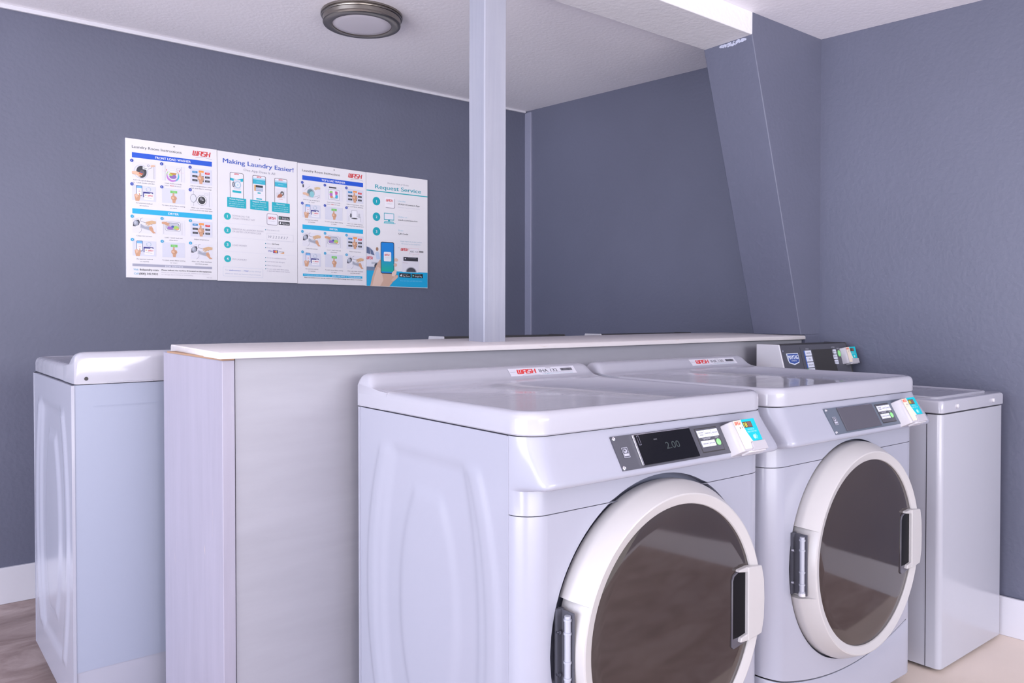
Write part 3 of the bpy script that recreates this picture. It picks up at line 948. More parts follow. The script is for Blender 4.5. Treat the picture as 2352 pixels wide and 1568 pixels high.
X0, Y0 = -2.4, -2.2
mb = MB()
mb.box(X0, 3.6, Y0, YA + 0.12, -0.1, 0.0, 'floor')
tag(mb.build('floor', angle=0), kind='structure')
mb = MB()
x1 = 3.65
mb.hexa([(X0, Y0, ceil_z(Y0)), (x1, Y0, ceil_z(Y0)), (x1, YA + .12, ceil_z(YA + .12)), (X0, YA + .12, ceil_z(YA + .12)),
         (X0, Y0, 2.55), (x1, Y0, 2.55), (x1, YA + .12, 2.55), (X0, YA + .12, 2.55)], 'ceiling')
tag(mb.build('ceiling', angle=0), kind='structure')
mb = MB()
mb.box(X0, 3.12, YA, YA + 0.12, -0.1, 2.5, 'wall')
tag(mb.build('wall_back', angle=0), kind='structure')
mb = MB()
L = [Y0 + (YA - Y0) * i / 6 for i in range(7)]
for ya, yb in ((Y0, YA),):
    mb.hexa([(wall_x(ya, -.1), ya, -.1), (3.75, ya, -.1), (3.75, yb, -.1), (wall_x(yb, -.1), yb, -.1),
             (wall_x(ya, 2.5), ya, 2.5), (3.75, ya, 2.5), (3.75, yb, 2.5), (wall_x(yb, 2.5), yb, 2.5)], 'wall')
tag(mb.build('wall_right', angle=0), kind='structure')

# baseboards
mb = MB(); mb.box(X0, wall_x(YA, 0) - .004, YA - .016, YA, 0.0, .146, 'white_trim')
tag(mb.build('baseboard_back', bevel=.003), kind='structure')
mb = MB()
wxr = lambda y, z: wall_x(y, z) - .0
for ya, yb in ((Y0, YA - .02),):
    mb.hexa([(wxr(ya, 0) - .016, ya, 0), (wxr(ya, 0), ya, 0), (wxr(yb, 0), yb, 0), (wxr(yb, 0) - .016, yb, 0),
             (wxr(ya, .146) - .014, ya, .138), (wxr(ya, .146), ya, .138), (wxr(yb, .146), yb, .138), (wxr(yb, .146) - .014, yb, .138)], 'white_trim')
tag(mb.build('baseboard_right', bevel=.003), kind='structure')
# thin strip where the back wall meets the ceiling
mb = MB()
mb.hexa([(X0, YA - .012, 2.368), (2.995, YA - .012, 2.381), (2.995, YA, 2.381), (X0, YA, 2.368),
         (X0, YA - .012, 2.3925), (2.995, YA - .012, 2.3925), (2.995, YA, 2.3925), (X0, YA, 2.3925)], 'white_trim')
tag(mb.build('trim_1', bevel=.002), kind='structure')
# caulked strip in the far corner
mb = MB(); mb.box(2.993, 3.02, YA - .058, YA, .146, 2.380, 'post')
M['corner'] = plaster('corner_bead_paint', (0.26, 0.265, 0.36, 1), specks=False)
mb.m = ['corner'] * len(mb.m)
tag(mb.build('trim_2', bevel=.003), kind='structure')

# ceiling beam and the tapering pier below it
BY0, BY1 = 1.872, 2.104
PX_T, PX_B = 2.655, 3.012      # front edge of the pier at the beam and at the ledge
BZ = 2.262
mb = MB()
BXE = PX_T + .006
mb.hexa([(X0, BY0 - .03, BZ), (BXE, BY0 - .001, BZ), (BXE, BY1, BZ), (X0, BY1, BZ),
         (X0, BY0 - .03, 2.40), (BXE, BY0 - .001, 2.40), (BXE, BY1, 2.40), (X0, BY1, 2.40)], 'beam')
tag(mb.build('ceiling_beam', bevel=.004, seg=2), 'white painted beam boxed in along the ceiling', 'beam', kind='structure')
mb = MB()
slope = (PX_T - PX_B) / (BZ - 1.066)


def pier_x(z): return PX_B + slope * (z - 1.066)


zs = [1.072, 1.6, BZ]
prof = [(min(pier_x(z), wall_x(BY0, z) - .004), z) for z in zs]
pts = prof + [(PX_T + .002, BZ), (PX_T + .002, 2.40), (3.3, 2.40), (3.3, 0)]
pts = []
for x, z in prof: pts.append((x, z))
pts += [(PX_T + .004, 2.40), (3.3, 2.40), (3.3, 1.072)]
mb.prism(pts, 'y', BY0 - .002, BY1 + .002, 'wall')
tag(mb.build('wall_pier', bevel=.004, seg=2), 'blue-grey tapering pier leaning out from the wall under the beam', 'pier', kind='structure')
mb = MB()
mb.prism([(3.04, 0), (3.04, 1.073), (3.3, 1.073), (3.3, 0)], 'y', BY0 - .002, BY1 + .002, 'wall')
tag(mb.build('wall_pier_foot', angle=0), kind='structure')
# patch of scraped plaster where pier meets beam
mb = MB()
N = 150
for i in range(N):
    t = random.random()
    y = BY0 + .03 + t * .125
    dn = .004 + .016 * random.random() * (1 - abs(t - .5))
    r = .0008 + .0032 * random.random() ** 2
    cz = BZ - dn
    cx = PX_T - slope * 0 + slope * (-dn) * 1.0
    n5 = random.choice((4, 5, 6))
    ring = [(cx - .0006 + slope * (r * math.sin(q)), y + r * random.uniform(1, 2.6) * math.cos(q), cz + r * math.sin(q)) for q in [k * 2 * PI / n5 for k in range(n5)]]
    mb.add(ring + [(cx - .0006 - r * .6, y, cz)], [(k, (k + 1) % n5, n5) for k in range(n5)] + [tuple(range(n5))], 'flake')
tag(mb.build('trim_3', angle=60), kind='structure')

# ------------------------------------------------------------------ half wall
hw = thing('half_wall', 'white boarded half wall with a worn ledge between the two rows of machines', 'half wall', (0.60, 1.88, 0))
hw['kind'] = 'thing'
HX, HY = 0.60, 1.88
def rel(mb):
    mb.v = [(x - HX, y - HY, z) for x, y, z in mb.v]
    return mb
PXN, PXF, PYF = .594, .560, 2.262         # near corner x, far corner x, far face y
mb = MB()
mb.hexa([(PXN + .001, 1.878, 0), (PXN + .031, 1.878, 0), (PXF + .031, PYF, 0), (PXF, PYF, 0),
         (PXN + .001, 1.878, 1.046), (PXN + .031, 1.878, 1.046), (PXF + .031, PYF, 1.054), (PXF, PYF, 1.054)], 'end_board')
tag(rel(mb).build('end_board', hw, bevel=.002, seg=2))
mb = MB()
mb.box(PXN + .033, 3.034, 1.882, 1.90, 0, 1.0515, 'side_board')
rel(mb).build('side_board', hw)
mb = MB()
mb.box(PXF + .033, 2.99, PYF - .018, PYF, 0, 1.052, 'side_board')
rel(mb).build('side_board', hw)
# ledge: rounded nose along its edges
def ledge_loop(x, shrink=0):
    y0, y1 = 1.858 + shrink, 2.285 - shrink
    return [(x, y0, 1.050), (x, y0, 1.060), (x, y0 + .002, 1.0635), (x, y0 + .006, 1.0655), (x, y1 - .006, 1.0722), (x, y1 - .002, 1.070), (x, y1, 1.066), (x, y1, 1.054)]
mb = MB()
LX0, LX1 = .584, 3.035
dz = lambda x: 0.0015 * (x - LX0) + .0008 * math.sin(x * 3.1)
lo = []
for x, s in [(LX0, .004), (LX0 + .003, 0)] + [(LX0 + .003 + (LX1 - .02 - LX0) * i / 16, 0) for i in range(1, 16)] + [(LX1 - .012, 0), (LX1 - .004, .004), (LX1, .012)]:
    lo.append([(px - (.0 if x > LX0 + .004 else .0), py, pz + dz(px)) for px, py, pz in ledge_loop(x, s)])
mb.loops(lo, 'ledge', True, True, True)
rel(mb).build('ledge_board', hw, bevel=0, angle=50)
mb = MB()                                    # dark opened joint under the ledge
mb.hexa([(PXN - .0005, 1.8775, 1.046), (PXN + .03, 1.8775, 1.046), (PXF + .03, PYF - .03, 1.053), (PXF + .002, PYF - .03, 1.053),
         (PXN - .0005, 1.8775, 1.0515), (PXN + .03, 1.8775, 1.0515), (PXF + .03, PYF - .03, 1.057), (PXF + .002, PYF - .03, 1.057)], 'bare_wood')
tag(rel(mb).build('opened_joint', hw, angle=0), 'dark open joint under the ledge')

# post on the ledge
po = MB()
PW = .088
PX, PY = 1.4655, 2.028
lp = []
for z in (1.068, 1.3, 1.6, 1.9, BZ - .001):
    k = .0006 * math.sin(z * 9)
    t = (z - 1.068) / 1.2
    ox = .004 * t
    c = .0035
    lp.append([(PX + ox + c + k, PY, z), (PX + ox + PW - c, PY, z), (PX + ox + PW, PY + c, z), (PX + ox + PW, PY + PW - c, z), (PX + ox + PW - c, PY + PW, z), (PX + ox + c, PY + PW, z), (PX + ox + k, PY + PW - c, z), (PX + ox + k, PY + c, z)])
po.loops(lp, 'post', True, True, True)
o = po.build('support_post', angle=30)
o.data.transform(Matrix.Translation((-PX, -PY, -1.068))); o.location = (PX, PY, 1.068)
tag(o, 'pale blue-grey square wooden post standing on the half wall ledge', 'post')

# ------------------------------------------------------------------ ceiling light
LZ = ceil_z(2.9)
cl = thing('ceiling_light', 'round brushed nickel flush ceiling light with frosted disc', 'ceiling light', (1.483, 2.895, LZ))
mb = MB()
mb.lathe([(.10, -.0005), (.161, -.0005), (.163, -.003), (.163, -.011), (.1585, -.0125), (.1585, -.0155), (.1605, -.017), (.1595, -.0195), (.156, -.021), (.154, -.034), (.155, -.0365), (.1555, -.040),
          (.153, -.044), (.146, -.046), (.122, -.0475), (.118, -.046), (.118, -.040)], (0, 0, 0), 'z', 96, 'nickel')
mb.build('rim', cl, angle=30)
mb = MB()
mb.lathe([(.1185, -.041), (.117, -.0425), (.09, -.0445), (.05, -.0455), (.0005, -.046)], (0, 0, 0), 'z', 72, 'diffuser')
mb.build('diffuser', cl, angle=60)


# ------------------------------------------------------------------ front-load washer
W, D = .768, .680
DCX, DCZ = W / 2, .495            # middle of the door


def rounded_rect(x0, x1, y0, y1, r, n=6):
    pts = []
    for cx, cy, a0 in ((x1 - r, y0 + r, -90), (x1 - r, y1 - r, 0), (x0 + r, y1 - r, 90), (x0 + r, y0 + r, 180)):
        for i in range(n + 1):
            a = math.radians(a0 + 90 * i / n)
            pts.append((cx + r * math.cos(a), cy + r * math.sin(a)))
    return pts


def lid_outline(ins):
    f = rounded_rect(-.003 + ins, W - .006 - ins, -.012 + ins, D, max(.012, .056 - ins), 8)
    k = rounded_rect(-.003 + ins, W - .006 - ins, -.012 + ins, D, .006, 8)
    return [p if p[1] < D / 2 else q for p, q in zip(f, k)]


def smooth(a, b, x):
    t = max(0, min(1, (x - a) / (b - a)))
    return t * t * (3 - 2 * t)


def emboss(s, z):
    """pressed pattern of the washer's side: s across the depth, z up"""
    c = .355
    zc, hz = .492, .345
    def barrel(w0, w1, h):
        t = min(1, abs(z - zc) / h)
        half = w1 - (w1 - w0) * t ** 2.2
        return min(half - abs(s - c), (h - abs(z - zc)))
    d1 = barrel(.145, .200, .345)
    d2 = barrel(.055, .122, .262)
    h = -0.0075 * smooth(-.014, .016, d1)
    h += 0.0065 * smooth(-.014, .018, d2)
    t = min(1, abs(z - zc) / .345)
    e = (.205 + .068 * (1 - t ** 2.2)) - abs(s - c)       # outer line
    band = smooth(-.010, .006, e) * smooth(.050, .030, e) * smooth(.352, .335, abs(z - zc))
    h += 0.0055 * band
    return h * .85


def front_curve(bulge):
    """plan of the front's left half from the side seam round the corner; bulge 0..1"""
    n = 8
    a = [(.058 - .058 * math.cos(math.radians(90 * i / n)), .05 - .05 * math.sin(math.radians(90 * i / n))) for i in range(n + 1)]
    b = [(0, .05), (.002, .03), (.005, .008), (.008, -.018), (.0105, -.036), (.0145, -.045), (.021, -.0495), (.036, -.051), (.060, -.051)]
    return [(p[0] + (q[0] - p[0]) * bulge, p[1] + (q[1] - p[1]) * bulge) for p, q in zip(a, b)]


def full_front(bulge):
    l = front_curve(bulge)
    return l + [(W - x, y) for x, y in reversed(l)]


def column_xs():
    xs = set()
    for i in range(49): xs.add(round(DCX - (RO + .0005) * math.cos(PI * i / 48), 5))
    xs.add(.058); xs.add(W - .058)
    return sorted(xs)


RO = .315
KD = 1.0


def arc_h(x):
    d = RO * RO - (x - DCX) ** 2
    return math.sqrt(d) if d > 0 else 0.0


def toe_z(x): return .167 + .050 * ((x - .372) / .33) ** 2


def build_front_load(label, loc, rotz=0, lift=0.0, group=None, sticker=None, dist=None, far=False, slate=False, read='18', door_z=.495, door_k=1.0, gap=.315):
    global DCZ, RO, KD
    DCZ, KD, RO = door_z, door_k, gap
    t = thing('front_load_washer', label, 'washing machine', loc, rotz, group)
    # --- cabinet with pressed sides
    mb = MB()
    ns, nz = 72, 84
    for side in (0, 1):
        rows = []
        for j in range(nz + 1):
            z = .045 + (.9188 - .045) * j / nz
            row = []
            for i in range(ns + 1):
                s = .05 + (D - .004 - .05) * i / ns
                h = emboss(s, z)
                row.append((-h if side == 0 else W + h, s, z))
            rows.append(row)
        mb.loops(rows, 'enamel', close=False)
    zc0, zc1 = .045, .9188
    mb.add([(0, .05, zc0), (W, .05, zc0), (W, D - .004, zc0), (0, D - .004, zc0)], [(0, 1, 2, 3)], 'enamel')
    mb.add([(0.004, .047, zc0), (W - .004, .047, zc0), (W - .004, .047, zc1), (.004, .047, zc1)], [(0, 1, 2, 3)], 'gap')
    mb.add([(0, .05, zc1), (W, .05, zc1), (W, D - .004, zc1), (0, D - .004, zc1)], [(0, 3, 2, 1)], 'enamel')
    # folded seam flange at the front and rear
    mb.box(-.0012, .004, .0485, .0525, .045, .9188); mb.box(W - .004, W + .0012, .0485, .0525, .045, .9188)
    mb.box(-.0015, .006, D - .010, D, .045, .9188); mb.box(W - .006, W + .0015, D - .010, D, .045, .9188)
    mb.build('cabinet', t, angle=40)
    # --- back panel
    mb = MB()
    mb.box(.0045, W - .0045, D - .006, D - .0015, .16, .9195, 'back_steel')
    mb.box(.006, W - .006, D - .005, D - .003, .045, .16, 'enamel')
    mb.box(.05, W - .05, D - .0025, D - .0005, .86, .862, 'back_steel')
    mb.build('back_panel', t)
    # --- top with low back guard
    mb = MB()
    zb = .9215
    L = []
    for z, ins in ((zb, .003), (zb + .003, 0), (zb + .030, 0), (zb + .038, .002), (zb + .0435, .006), (zb + .0465, .012), (zb + .047, .017), (zb + .0462, .021), (zb + .045, .024)):
        L.append([(x, y, z) for x, y in lid_outline(ins)])
    mb.loops(L, 'lid_enamel', True, True, True)
    prof = [(.530, .9655), (.560, .9665), (.580, .9685), (.594, .9720), (.604, .9770), (.612, .9835), (.624, .9960), (.630, 1.0012), (.638, 1.0046), (.648, 1.0060), (.664, 1.0060), (.672, 1.0045), (.678, .999), (.6805, .990), (.6805, .9225)]
    K = []
    for x, s in ((-.0025, 0.0), (.0005, .35), (.004, .62), (.009, .80), (.016, .93), (.026, .99), (.034, 1.0), (W - .040, 1.0), (W - .032, .99), (W - .022, .93), (W - .015, .80), (W - .010, .62), (W - .0075, .35), (W - .0055, 0.0)):
        base = .970
        K.append([(x, y, z if z < base else base + (z - base) * (.25 + .75 * s)) for y, z in prof] + [(x, .530, .9225)])
    mb.loops(K, 'lid_enamel', True, True, True)
    tp = mb.build('top_panel', t, angle=42)
    if rotz:
        # open screw hole and a notch at the rear of the top
        mb = MB(); mb.lathe([(.0052, -.002), (.0050, .0004), (.0001, .0006)], (W - .034, D + .0006, .936), 'y', 20, 'black_matte')
        mb.build('screw_hole', tp, angle=30)
        mb = MB(); mb.box(W - .20, W - .085, D - .001, D + .0035, .9215, .925, 'lid_enamel')
        mb.build('clip', tp, bevel=.001)
    # --- fascia
    xs = column_xs()
    mb = MB()
    levels = [(.9195, .10), (.905, .20), (.885, .42), (.862, .70), (.845, .90), (.839, .965), (.8345, .995), (.831, 1.0), (.8275, .975), (.8245, .90), (.8215, .72), (.819, .45), (.8165, .20), (.8145, .05), (.8135, 0)]
    mb.loops([[(x, y, z) for x, y in full_front(b)] for z, b in levels], 'enamel', close=False)
    l0 = front_curve(0)
    for mir in (0, 1):
        mb.loops([[((W - x) if mir else x, y, z) for x, y in l0] for z in (.8135, .7665)], 'enamel', close=False)
    for xa, xb in zip(xs, xs[1:]):
        za, zb2 = max(DCZ + arc_h(xa), .7665), max(DCZ + arc_h(xb), .7665)
        mb.add([(xa, 0, za), (xb, 0, zb2), (xb, 0, .8135), (xa, 0, .8135)], [(0, 1, 2, 3)], 'enamel')
        mb.add([(xa, 0, za), (xb, 0, zb2), (xb, .012, zb2), (xa, .012, za)], [(0, 3, 2, 1)], 'enamel')
    f = mb.build('control_fascia', t, angle=38)
    # --- front panel with the round opening
    mb = MB()
    for mir in (0, 1):
        mb.loops([[((W - x) if mir else x, y, z) for x, y in l0] for z in (.7648,)] + [[((W - x) if mir else x, y, toe_z(x) + .002) for x, y in l0]], 'enamel', close=False)
    for xa, xb in zip(xs, xs[1:]):
        ha, hb = arc_h(xa), arc_h(xb)
        ta, tb = min(DCZ + ha, .7648), min(DCZ + hb, .7648)
        if not (ta >= .7648 and tb >= .7648):
            mb.add([(xa, 0, ta), (xb, 0, tb), (xb, 0, .7648), (xa, 0, .7648)], [(0, 1, 2, 3)], 'enamel')
            mb.add([(xa, 0, ta), (xb, 0, tb), (xb, .012, tb), (xa, .012, ta)], [(0, 3, 2, 1)], 'enamel')
        mb.add([(xa, 0, toe_z(xa) + .002), (xb, 0, toe_z(xb) + .002), (xb, 0, DCZ - hb), (xa, 0, DCZ - ha)], [(0, 1, 2, 3)], 'enamel')
        mb.add([(xa, 0, DCZ - ha), (xb, 0, DCZ - hb), (xb, .012, DCZ - hb), (xa, .012, DCZ - ha)], [(0, 1, 2, 3)], 'enamel')
    for z in (.7648,):
        pts = l0 + [(W - x, y) for x, y in reversed(l0)]
        mb.loops([[(x, y, z) for x, y in pts], [(x, y + .006, z) for x, y in pts]], 'enamel', close=False)
    mb.build('front_panel', t, angle=38)
    # --- toe panel
    mb = MB()
    pts = l0 + [(x, 0) for x in xs[1:-1]] + [(W - x, y) for x, y in reversed(l0)]
    mb.loops([[(x, y, .050) for x, y in pts], [(x, y, toe_z(x) - .006) for x, y in pts], [(x, y + .0015, toe_z(x) - .0025) for x, y in pts], [(x, y + .006, toe_z(x) - .0015) for x, y in pts], [(x, y + .012, toe_z(x) - .0015) for x, y in pts]], 'enamel', close=False)
    mb.build('toe_panel', t, angle=38)
    # --- dark recess round the door
    mb = MB()
    mb.lathe([(RO + .0015, .004), (RO, .022), (.290, .026), (.20, .026), (.0005, .026)], (DCX, 0, DCZ), 'y', 96, 'recess')
    mb.build('door_recess', t, angle=40)
    mb2 = MB()
    # --- door: ring with a cut for the hinge
    d = thing_part('door', t)
    mb = MB()
    prof = [(.280, .016), (.3015, .012), (.3040, .004), (.3040, -.014), (.3032, -.019), (.3012, -.0235), (.2835, -.0560), (.2815, -.0590), (.2785, -.0600), (.2615, -.0555), (.2590, -.0545), (.2575, -.052), (.2570, -.047)]
    prof = [(r * KD, y) for r, y in prof]
    rings = []
    angs = []
    n = 120
    hz0, hz1 = -.066, .092
    a_hi = PI - math.asin(hz1 / .26); a_lo = PI - math.asin(hz0 / .26)
    k = [2 * PI * i / n for i in range(n)]
    k = [a for a in k if not (a_hi - .03 < a < a_hi + .03 or a_lo - .03 < a < a_lo + .03)]
    k += [a_hi - .0005, a_hi + .0005, a_lo - .0005, a_lo + .0005]
    k.sort()
    for a in k:
        cut = a_hi < a < a_lo
        lp = []
        for r, y in prof:
            if cut and r > .2900 * KD: r = .2900 * KD
            lp.append((DCX + r * math.cos(a), y, DCZ + r * math.sin(a)))
        rings.append(lp)
    rings.append(rings[0])
    mb.loops(rings, 'ring', close=False)
    rg = mb.build('door_ring', d, angle=24)
    mb = MB()
    gl = [(.2595 * KD, -.0495)] + [(.2570 * KD * (1 - i / 9) + .0004, -.0505 - .007 * (1 - (1 - i / 9) ** 2)) for i in range(10)]
    mb.lathe(gl, (DCX, 0, DCZ), 'y', 96, 'glass')
    mb.build('door_glass', d, angle=40)
    # hinge
    mb = MB()
    mb.box(DCX - .303 * KD, DCX - .285 * KD, -.006, .002, DCZ + hz0, DCZ + hz1, 'charcoal')
    mb.box(DCX - .2915 * KD, DCX - .2880 * KD, -.040, .010, DCZ + hz0 + .001, DCZ + hz1 - .001, 'charcoal')  # dark plate over the ring's cut face, stands in for the cavity's shade
    hx = DCX - .2975 * KD
    mb.tube((hx, -.030, DCZ + hz0 + .004), (hx, -.030, DCZ + hz1 - .006), .0062, 'zinc')
    for z in (hz0 + .010, hz0 + .030, hz0 + .062, hz1 - .040, hz1 - .014):
        mb.tube((hx, -.030, DCZ + z - .002), (hx, -.030, DCZ + z + .002), .0078, 'zinc')
    mb.tube((hx, -.030, DCZ + hz0 + .001), (hx, -.030, DCZ + hz0 + .008), .0085, 'plastic')
    for z in (hz0 + .03, hz1 - .045):
        mb.tube((DCX - .300 * KD, -.010, DCZ + z), (DCX - .300 * KD, -.003, DCZ + z), .004, 'chrome')
    mb.build('hinge', d, angle=40)
    # handle with its pocket
    hz = DCZ
    mb = MB()
    P = [(.176, -.092), (.182, -.098), (.236, -.090), (.236, .078), (.196, .078), (.182, .072), (.176, .060)]
    mb.prism([(DCX + x * KD, hz + z) for x, z in P], 'y', -.0570, -.046, 'smoke')
    P = [(.1785, -.074), (.232, -.074), (.232, .075), (.197, .075), (.1835, .069), (.1785, .058)]
    mb.prism([(DCX + x * KD, hz + z) for x, z in P], 'y', -.0577, -.05, 'pocket')
    mb.build('handle_pocket', d, bevel=.0012, seg=2)
    mb = MB()
    P = [(.2230, -.086), (.275, -.080), (.284, -.045), (.286, 0), (.284, .045), (.275, .080), (.2230, .085)]
    mb.prism([(DCX + x * KD, hz + z) for x, z in P], 'y', -.067, -.040, 'ring')
    mb.prism([(DCX + x * KD, hz + z) for x, z in [(.196, -.084), (.226, -.086), (.226, -.069), (.200, -.073)]], 'y', -.066, -.050, 'ring')
    mb.prism([(DCX + x * KD, hz + z) for x, z in [(.192, .078), (.226, .072), (.226, .085), (.196, .083)]], 'y', -.064, -.050, 'ring')
    mb.build('door_handle', d, bevel=.003)
    # --- control plate on the sloping fascia
    pa, pb = Vector((0, -.0125, .9030)), Vector((0, -.0480, .8385))
    wd = (pb - pa).normalized()
    nd = Vector((0, wd.z, -wd.y)).normalized()          # outward
    if nd.y > 0: nd = -nd
    H = (pb - pa).length
    org = pa + nd * .002
    cp = MB()
    def slab(mb, u0, w0, u1, w1, lo, hi, m, r=0.0):
        pts = [(u0, w0), (u1, w0), (u1, w1), (u0, w1)]
        f = lambda u, w, h: tuple(org + Vector((u, 0, 0)) + wd * w + nd * h)
        mb.add([f(u, w, lo) for u, w in pts] + [f(u, w, hi) for u, w in pts], [(0, 3, 2, 1), (4, 5, 6, 7), (0, 1, 5, 4), (1, 2, 6, 5), (2, 3, 7, 6), (3, 0, 4, 7)], m)
    pm = 'slate' if slate else 'charcoal'
    slab(cp, .213, 0, .668, H, -.004, .0012, pm)
    a = Art(cp, org + nd * .0022, (1, 0, 0), wd, nd, .0002)
    a.text('START', .5345, .0345, .003, (.6, .6, .68), 1, width=.012, align='c')
    a.text('OPTIONS', .499, .0355, .0028, (.6, .6, .68), 1, width=.024, align='c')
    a.line([(.484, .0318), (.514, .0318)], .0005, (.6, .6, .68), 1)
    a.rrect(.2290, .026, .2465, .048, .001, (.42, .42, .50), 1)
    a.rrect(.2300, .027, .2455, .047, .0008, (.10, .10, .13), 2)
    a.ell(.2375, .0335, .0052, .0045, (.42, .42, .50), 3); a.ell(.2362, .0325, .0030, .0022, (.08, .08, .10), 4)
    a.rect(.2310, .0395, .2445, .0445, (.46, .46, .54), 3)
    plate = cp.build('control_panel', t, bevel=.0012, seg=2)
    mb = MB()
    slab(mb, .274, .004, .454, H - .004, .0008, .0042, 'smoke' if slate else 'black')
    slab(mb, .270, .003, .2755, H - .004, .0008, .0052, 'chrome' if not slate else 'smoke')
    slab(mb, .274, .0022, .452, .0042, .0008, .0048, 'chrome')
    if not slate:
        a = Art(mb, org + Vector((.274, 0, 0)) + nd * .0042, (1, 0, 0), wd, nd, .0002)
        a.text('2.00', .085, .043, .016, (.035, .05, .05), 1, width=.044)
        for q in ((.008, .006, .0145, .0068), (.008, .026, .0145, .0268), (.008, .006, .0086, .0268), (.0139, .006, .0145, .0268)): a.rect(*q, (.28, .27, .36), 1)
        a.rect(.055, .017, .066, .020, (.05, .05, .06), 1)
    mb.build('display', plate, bevel=.0008, seg=2)
    mb = MB()
    slab(mb, .470, .007, .548, H - .009, .0006, .0018, 'black_matte')
    slab(mb, .472, .009, .546, H - .011, .001, .0022, 'charcoal')
    mb.build('button_frame', plate, bevel=.0005, seg=1)
    bt = [(.474, .013, .497, .030), (.498, .013, .521, .030), (.522, .013, .545, .030), (.476, .038, .499, .052), (.500, .038, .522, .052)]
    words = ['POWER\nWASH', 'NORMAL', 'DELICATES', 'TEMPERATURE', 'EXTRA RINSE']
    for q, wd_ in zip(bt, words):
        mb = MB(); slab(mb, *q, .002, .0038, 'button')
        a = Art(mb, org + Vector((q[0], 0, 0)) + wd * q[1] + nd * .0038, (1, 0, 0), wd, nd, .0002)
        ls = wd_.split('\n')
        for i, s in enumerate(ls):
            a.text(s, (q[2] - q[0]) / 2, (q[3] - q[1]) / 2 + .0015 + (i - (len(ls) - 1) / 2) * .005, .003, (.10, .10, .14), 1, width=min(.019, .0032 * len(s)), align='c')
        mb.build('button', plate, bevel=.0006, seg=2)
    # start button
    mb = MB()
    c0 = org + Vector((.5345, 0, 0)) + wd * .0445
    rr = []
    for r, h in ((.0078, .0015), (.0078, .0038), (.0068, .0046), (.0001, .0048)):
        rr.append([tuple(c0 + Vector((1, 0, 0)) * r * .88 * math.cos(2 * PI * i / 28) + wd * r * math.sin(2 * PI * i / 28) + nd * h) for i in range(28)])
    mb.loops(rr, 'green')
    mb.build('start_button', plate, angle=40)
    for w in (.0055, H - .0055):
        mb = MB()
        c1 = org + Vector((.2185, 0, 0)) + wd * w
        mb.loops([[tuple(c1 + Vector((1, 0, 0)) * r * math.cos(2 * PI * i / 20) + wd * r * math.sin(2 * PI * i / 20) + nd * h) for i in range(20)] for r, h in ((.0046, .001), (.0044, .0028), (.0028, .0034), (.0024, .0026), (.0001, .0026))], 'chrome')
        mb.build('screw', plate, angle=40)
    card_reader(t, (.5665, 0, 0), org, wd, nd, H, read)
    # --- sticker on the guard
    if sticker:
        mb = MB()
        p0, p1 = Vector((0, .6265, .9987)), Vector((0, .6075, .9789))
        sd = (p1 - p0).normalized(); sn = Vector((0, sd.z, -sd.y)).normalized()
        if sn.z < 0: sn = -sn
        so = p0 + sn * .0008 + Vector((.046, 0, 0))
        SH = .0272
        w0, w1 = .395, .648
        mb.add([tuple(so + Vector((u, 0, 0)) + sd * w) for u, w in ((w0, -.001), (w1, -.001), (w1, SH), (w0, SH))], [(0, 3, 2, 1)], 'print', (.62, .61, .68))
        a = Art(mb, so, (1, 0, 0), sd, sn, .0003)
        a.w = a.w * .77
        a.text('Thanks for', .398, .017, .0032, GREY, 1, width=.020)
        a.wash(.424, .0245, .072, .018, layer=1, swoosh=False, col=(.66, .03, .03))
        a.line([(.436 + .0065 * i, .035 - .006 * math.sin(PI * i / 10)) for i in range(11)], .001, (.35, .35, .45), 1)
        a.text(sticker, .506, .0225, .0150, INK, 1, width=.070, bold=.004)
        a.text('Machine #', .545, .0045, .0028, INK, 1, width=.018, align='c')
        a.text('For your convenience', .612, .0035, .0026, GREY, 1, width=.038, align='c')
        x = .590
        random.seed(3)
        while x < .634:
            w = random.choice((.0008, .0014, .0022)); a.rect(x, .008, x + w, .0205, INK, 1); x += w + random.choice((.0007, .0012))
        a.text('To request service or report a problem scan or visit wash.com', .510, .0270, .0026, (.2, .2, .3), 1, width=.125)
        a.text('Call 800.342.5932 or use the app', .512, .0325, .0026, (.1, .4, .45), 1, width=.120)
        mb.build('machine_sticker', tp, angle=0)
    # legs
    for x in (.06, W - .06):
        for y in (.10, D - .06):
            mb = MB(); mb.tube((x, y, -lift), (x, y, .012 - lift), .022, 'rubber', 20); mb.tube((x, y, .010 - lift), (x, y, .047), .008, 'zinc', 12)
            mb.build('leg', t, angle=40)
    t.location.z += lift
    return t


def thing_part(name, parent):
    o = bpy.data.objects.new(name, None)
    C.objects.link(o); o.parent = parent; o.empty_display_size = .05
    return o


